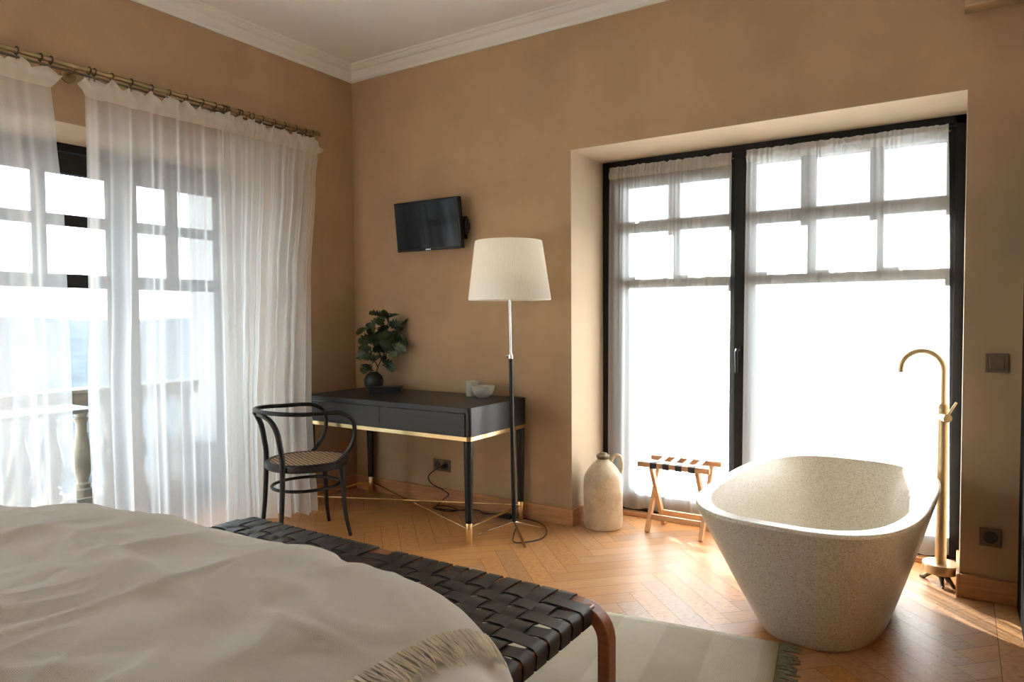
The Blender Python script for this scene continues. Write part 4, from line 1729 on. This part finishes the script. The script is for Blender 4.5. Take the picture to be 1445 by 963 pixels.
def fold_fn(seed, nf):
    rr = random.Random(seed)
    ph = [rr.uniform(0, 6.28) for _ in range(8)]
    am = [rr.uniform(0.6, 1.2) for _ in range(8)]

    def f(u, v):
        w1 = u + 0.012 * math.sin(7 * u + ph[5]) + 0.01 * noise.noise(Vector((u * 6, v * 1.2, seed)))
        s = am[0] * math.sin(2 * PI * nf * w1 + ph[0])
        s += 0.55 * am[1] * math.sin(2 * PI * nf * 1.73 * w1 + ph[1] + 0.8 * v)
        s += 0.35 * am[2] * math.sin(2 * PI * nf * 2.9 * w1 + ph[2] - 0.6 * v)
        return s * (0.55 + 0.7 * abs(noise.noise(Vector((u * 5.3, 0.4 * v, seed + 9.1)))) * 1.6)
    return f


def left_curtain(label, left, right, zt_rel, zbot, nf, amp, mat_n, seed, rings_at, dens, bulge=None):
    """left/right: lists of (z, y) edge positions"""
    def edge(tab, z):
        if z >= tab[0][0]:
            return tab[0][1]
        for (z0, y0), (z1, y1) in zip(tab, tab[1:]):
            if z <= z0 and z >= z1:
                t = (z0 - z) / (z0 - z1)
                t = t * t * (3 - 2 * t)
                return y0 + (y1 - y0) * t
        return tab[-1][1]
    ff = fold_fn(seed, nf)
    ZH = 2.405          # stitch line under the header
    ym = (left[0][1] + right[0][1]) / 2
    root = thing('sheer_curtain', label, 'curtain', (RODX, ym, 0.0), 0, 'sheer curtains on the brass rod')

    def body(u, v):
        z = ZH - v * (ZH - zbot - 0.012 * math.sin(u * 37 + seed))
        l, r_ = edge(left, z), edge(right, z)
        k = min(1.0, 0.30 + 1.3 * v)
        x = RODX + 0.005 + amp * ff(u, v) * k if v > 0 else RODX + 0.005 + amp * ff(u, 0) * 0.30
        if bulge and v > 0:
            x += edge(bulge, z) * max(0.0, (u - 0.35) / 0.65) ** 2
        y = l + (r_ - l) * u + 0.3 * amp * math.cos(2 * PI * nf * 1.3 * u + seed) * k * (1 - abs(2 * u - 1) ** 6)
        return (x, y, z)
    m_ = MB()
    m_.grid(dens, 44, body, (1.2, 2.4))
    build('cloth', m_, mat_n, root, angle=180)

    def head(u, v):
        # gathered band, its ruffled free top hanging from the rings
        z0 = ZH - 0.006
        l, r_ = edge(left, ZH), edge(right, ZH)
        fl = max(0.0, 1 - min(u, 1 - u) * 9)         # outer ends flare out
        sgn = -1 if u < 0.5 else 1
        y = l + (r_ - l) * u
        dn = min(abs(y - q) for q in rings_at)
        h = 0.118 - min(0.045, dn * 0.75) - 0.045 * fl * fl
        w_ = v * v
        x = RODX + 0.008 + amp * ff(u, 0) * 0.30 * (1 - v) + w_ * (0.016 * ff(u, 0.0) + 0.010 * math.sin(2 * PI * nf * 2.3 * u)) + 0.014 * math.sin(PI * min(1, v * 1.2))
        return (x, y + sgn * 0.045 * fl * v + 0.008 * w_ * math.sin(2 * PI * nf * 1.6 * u + 1), z0 + h * v)
    m_ = MB()
    m_.grid(dens, 8, head, (1.2, 0.12))
    build('header', m_, 'header_cloth', root, angle=180)
    for y in rings_at:
        build('ring', ring_mb(y), 'dark_bronze', root)
    return root


left_curtain('leftmost sheer white curtain panel, cut by the photo edge, left of gap',
             [(2.42, -3.05), (0.05, -3.1)], [(2.42, -2.085), (2.2, -2.07), (1.8, -2.045), (0.9, -2.035), (0.05, -2.02)],
             0, 0.02, 5, 0.030, 'sheer', 3, [-2.95, -2.80, -2.64, -2.48, -2.33, -2.22, -2.12, -2.075], 300)
left_curtain('middle sheer white curtain panel just right of the gap onto the balustrade',
             [(2.42, -1.93), (2.2, -1.93), (1.4, -1.945), (0.9, -1.965), (0.05, -1.955)], [(2.42, -1.165), (1.2, -1.165), (0.05, -1.16)],
             0, 0.02, 5, 0.030, 'sheer', 8, [-1.90, -1.875, -1.79, -1.69, -1.58, -1.48, -1.38, -1.28, -1.20, -1.15], 300)
left_curtain('densely gathered white curtain panel at right end of rod beside the desk',
             [(2.42, -1.19), (1.2, -1.185), (0.05, -1.18)], [(2.42, -0.425), (2.19, -0.454), (1.51, -0.562), (1.18, -0.613), (0.77, -0.669), (0.40, -0.676), (0.12, -0.657), (0.02, -0.653)],
             0, 0.012, 10, 0.034, 'sheer_dense', 21, [-1.13, -1.11, -1.04, -1.02, -0.97, -0.94, -0.87, -0.78, -0.70, -0.61, -0.53, -0.47], 420,
             bulge=[(2.42, 0.0), (2.19, 0.0), (1.51, 0.055), (1.18, 0.105), (0.77, 0.16), (0.40, 0.18), (0.02, 0.185)])


# ================================================================ RIGHT WINDOW CURTAINS
def cafe_curtain(label, x0, x1, xb0, xb1, zt, seed, nf, amp, ygap):
    ff = fold_fn(seed, nf)
    YC = ygap
    root = thing('window_sheer', label, 'curtain', ((x0 + x1) / 2, YC, 0.04), 0, 'thin sheers fixed on the window leaves')
    ZH = zt - 0.075
    rr = random.Random(seed)
    gath = [rr.uniform(0, 1) for _ in range(5)]

    def body(u, v):
        z = ZH - v * (ZH - 0.045 - 0.01 * math.sin(u * 23 + seed))
        k = min(1.0, 0.45 + 1.1 * v)
        l = x0 + (xb0 - x0) * v ** 0.7
        r_ = x1 + (xb1 - x1) * v ** 0.7
        e_ = abs(2 * u - 1) ** 8
        return (l + (r_ - l) * u, YC - 0.006 + amp * ff(u, v) * k * (1 - 0.5 * e_) + 0.0028 * math.exp(-3.0 * v) * math.sin(u * 150 + 5 * ff(u, 0.5)), z)
    m_ = MB()
    m_.grid(280, 30, body, (1.0, 2.2))
    build('cloth', m_, 'sheer_fine', root, angle=180)

    def head(u, v):
        z = ZH + 0.075 * v + 0.006 * v * math.sin(u * 60 + seed) * ff(u, 0.1)
        return (x0 + (x1 - x0) * u, YC - 0.008 - 0.010 * math.sin(PI * min(1, v * 1.5)) + 0.6 * amp * ff(u, 0.02) + 0.0045 * math.sin(u * 150 + 5 * ff(u, 0.5)), z)
    m_ = MB()
    m_.grid(280, 6, head, (1.0, 0.08))
    build('header', m_, 'header_cloth', root, angle=180)
    m_ = MB()
    m_.tube([(x0 - 0.01, YC + 0.004, ZH + 0.04), (x1 + 0.01, YC + 0.004, ZH + 0.04)], 0.004, 8)
    build('tension_rod', m_, 'aged_brass', root)
    return root


cafe_curtain('narrow sheer white curtain fixed on left window leaf behind jug and luggage rack', 1.885, 2.668, 1.868, 2.655, 2.238, 31, 5, 0.009, 0.428)
cafe_curtain('wide sheer white curtain fixed on right window leaf behind bathtub and faucet', 2.752, 3.742, 2.735, 3.772, 2.238, 47, 7, 0.009, 0.428)
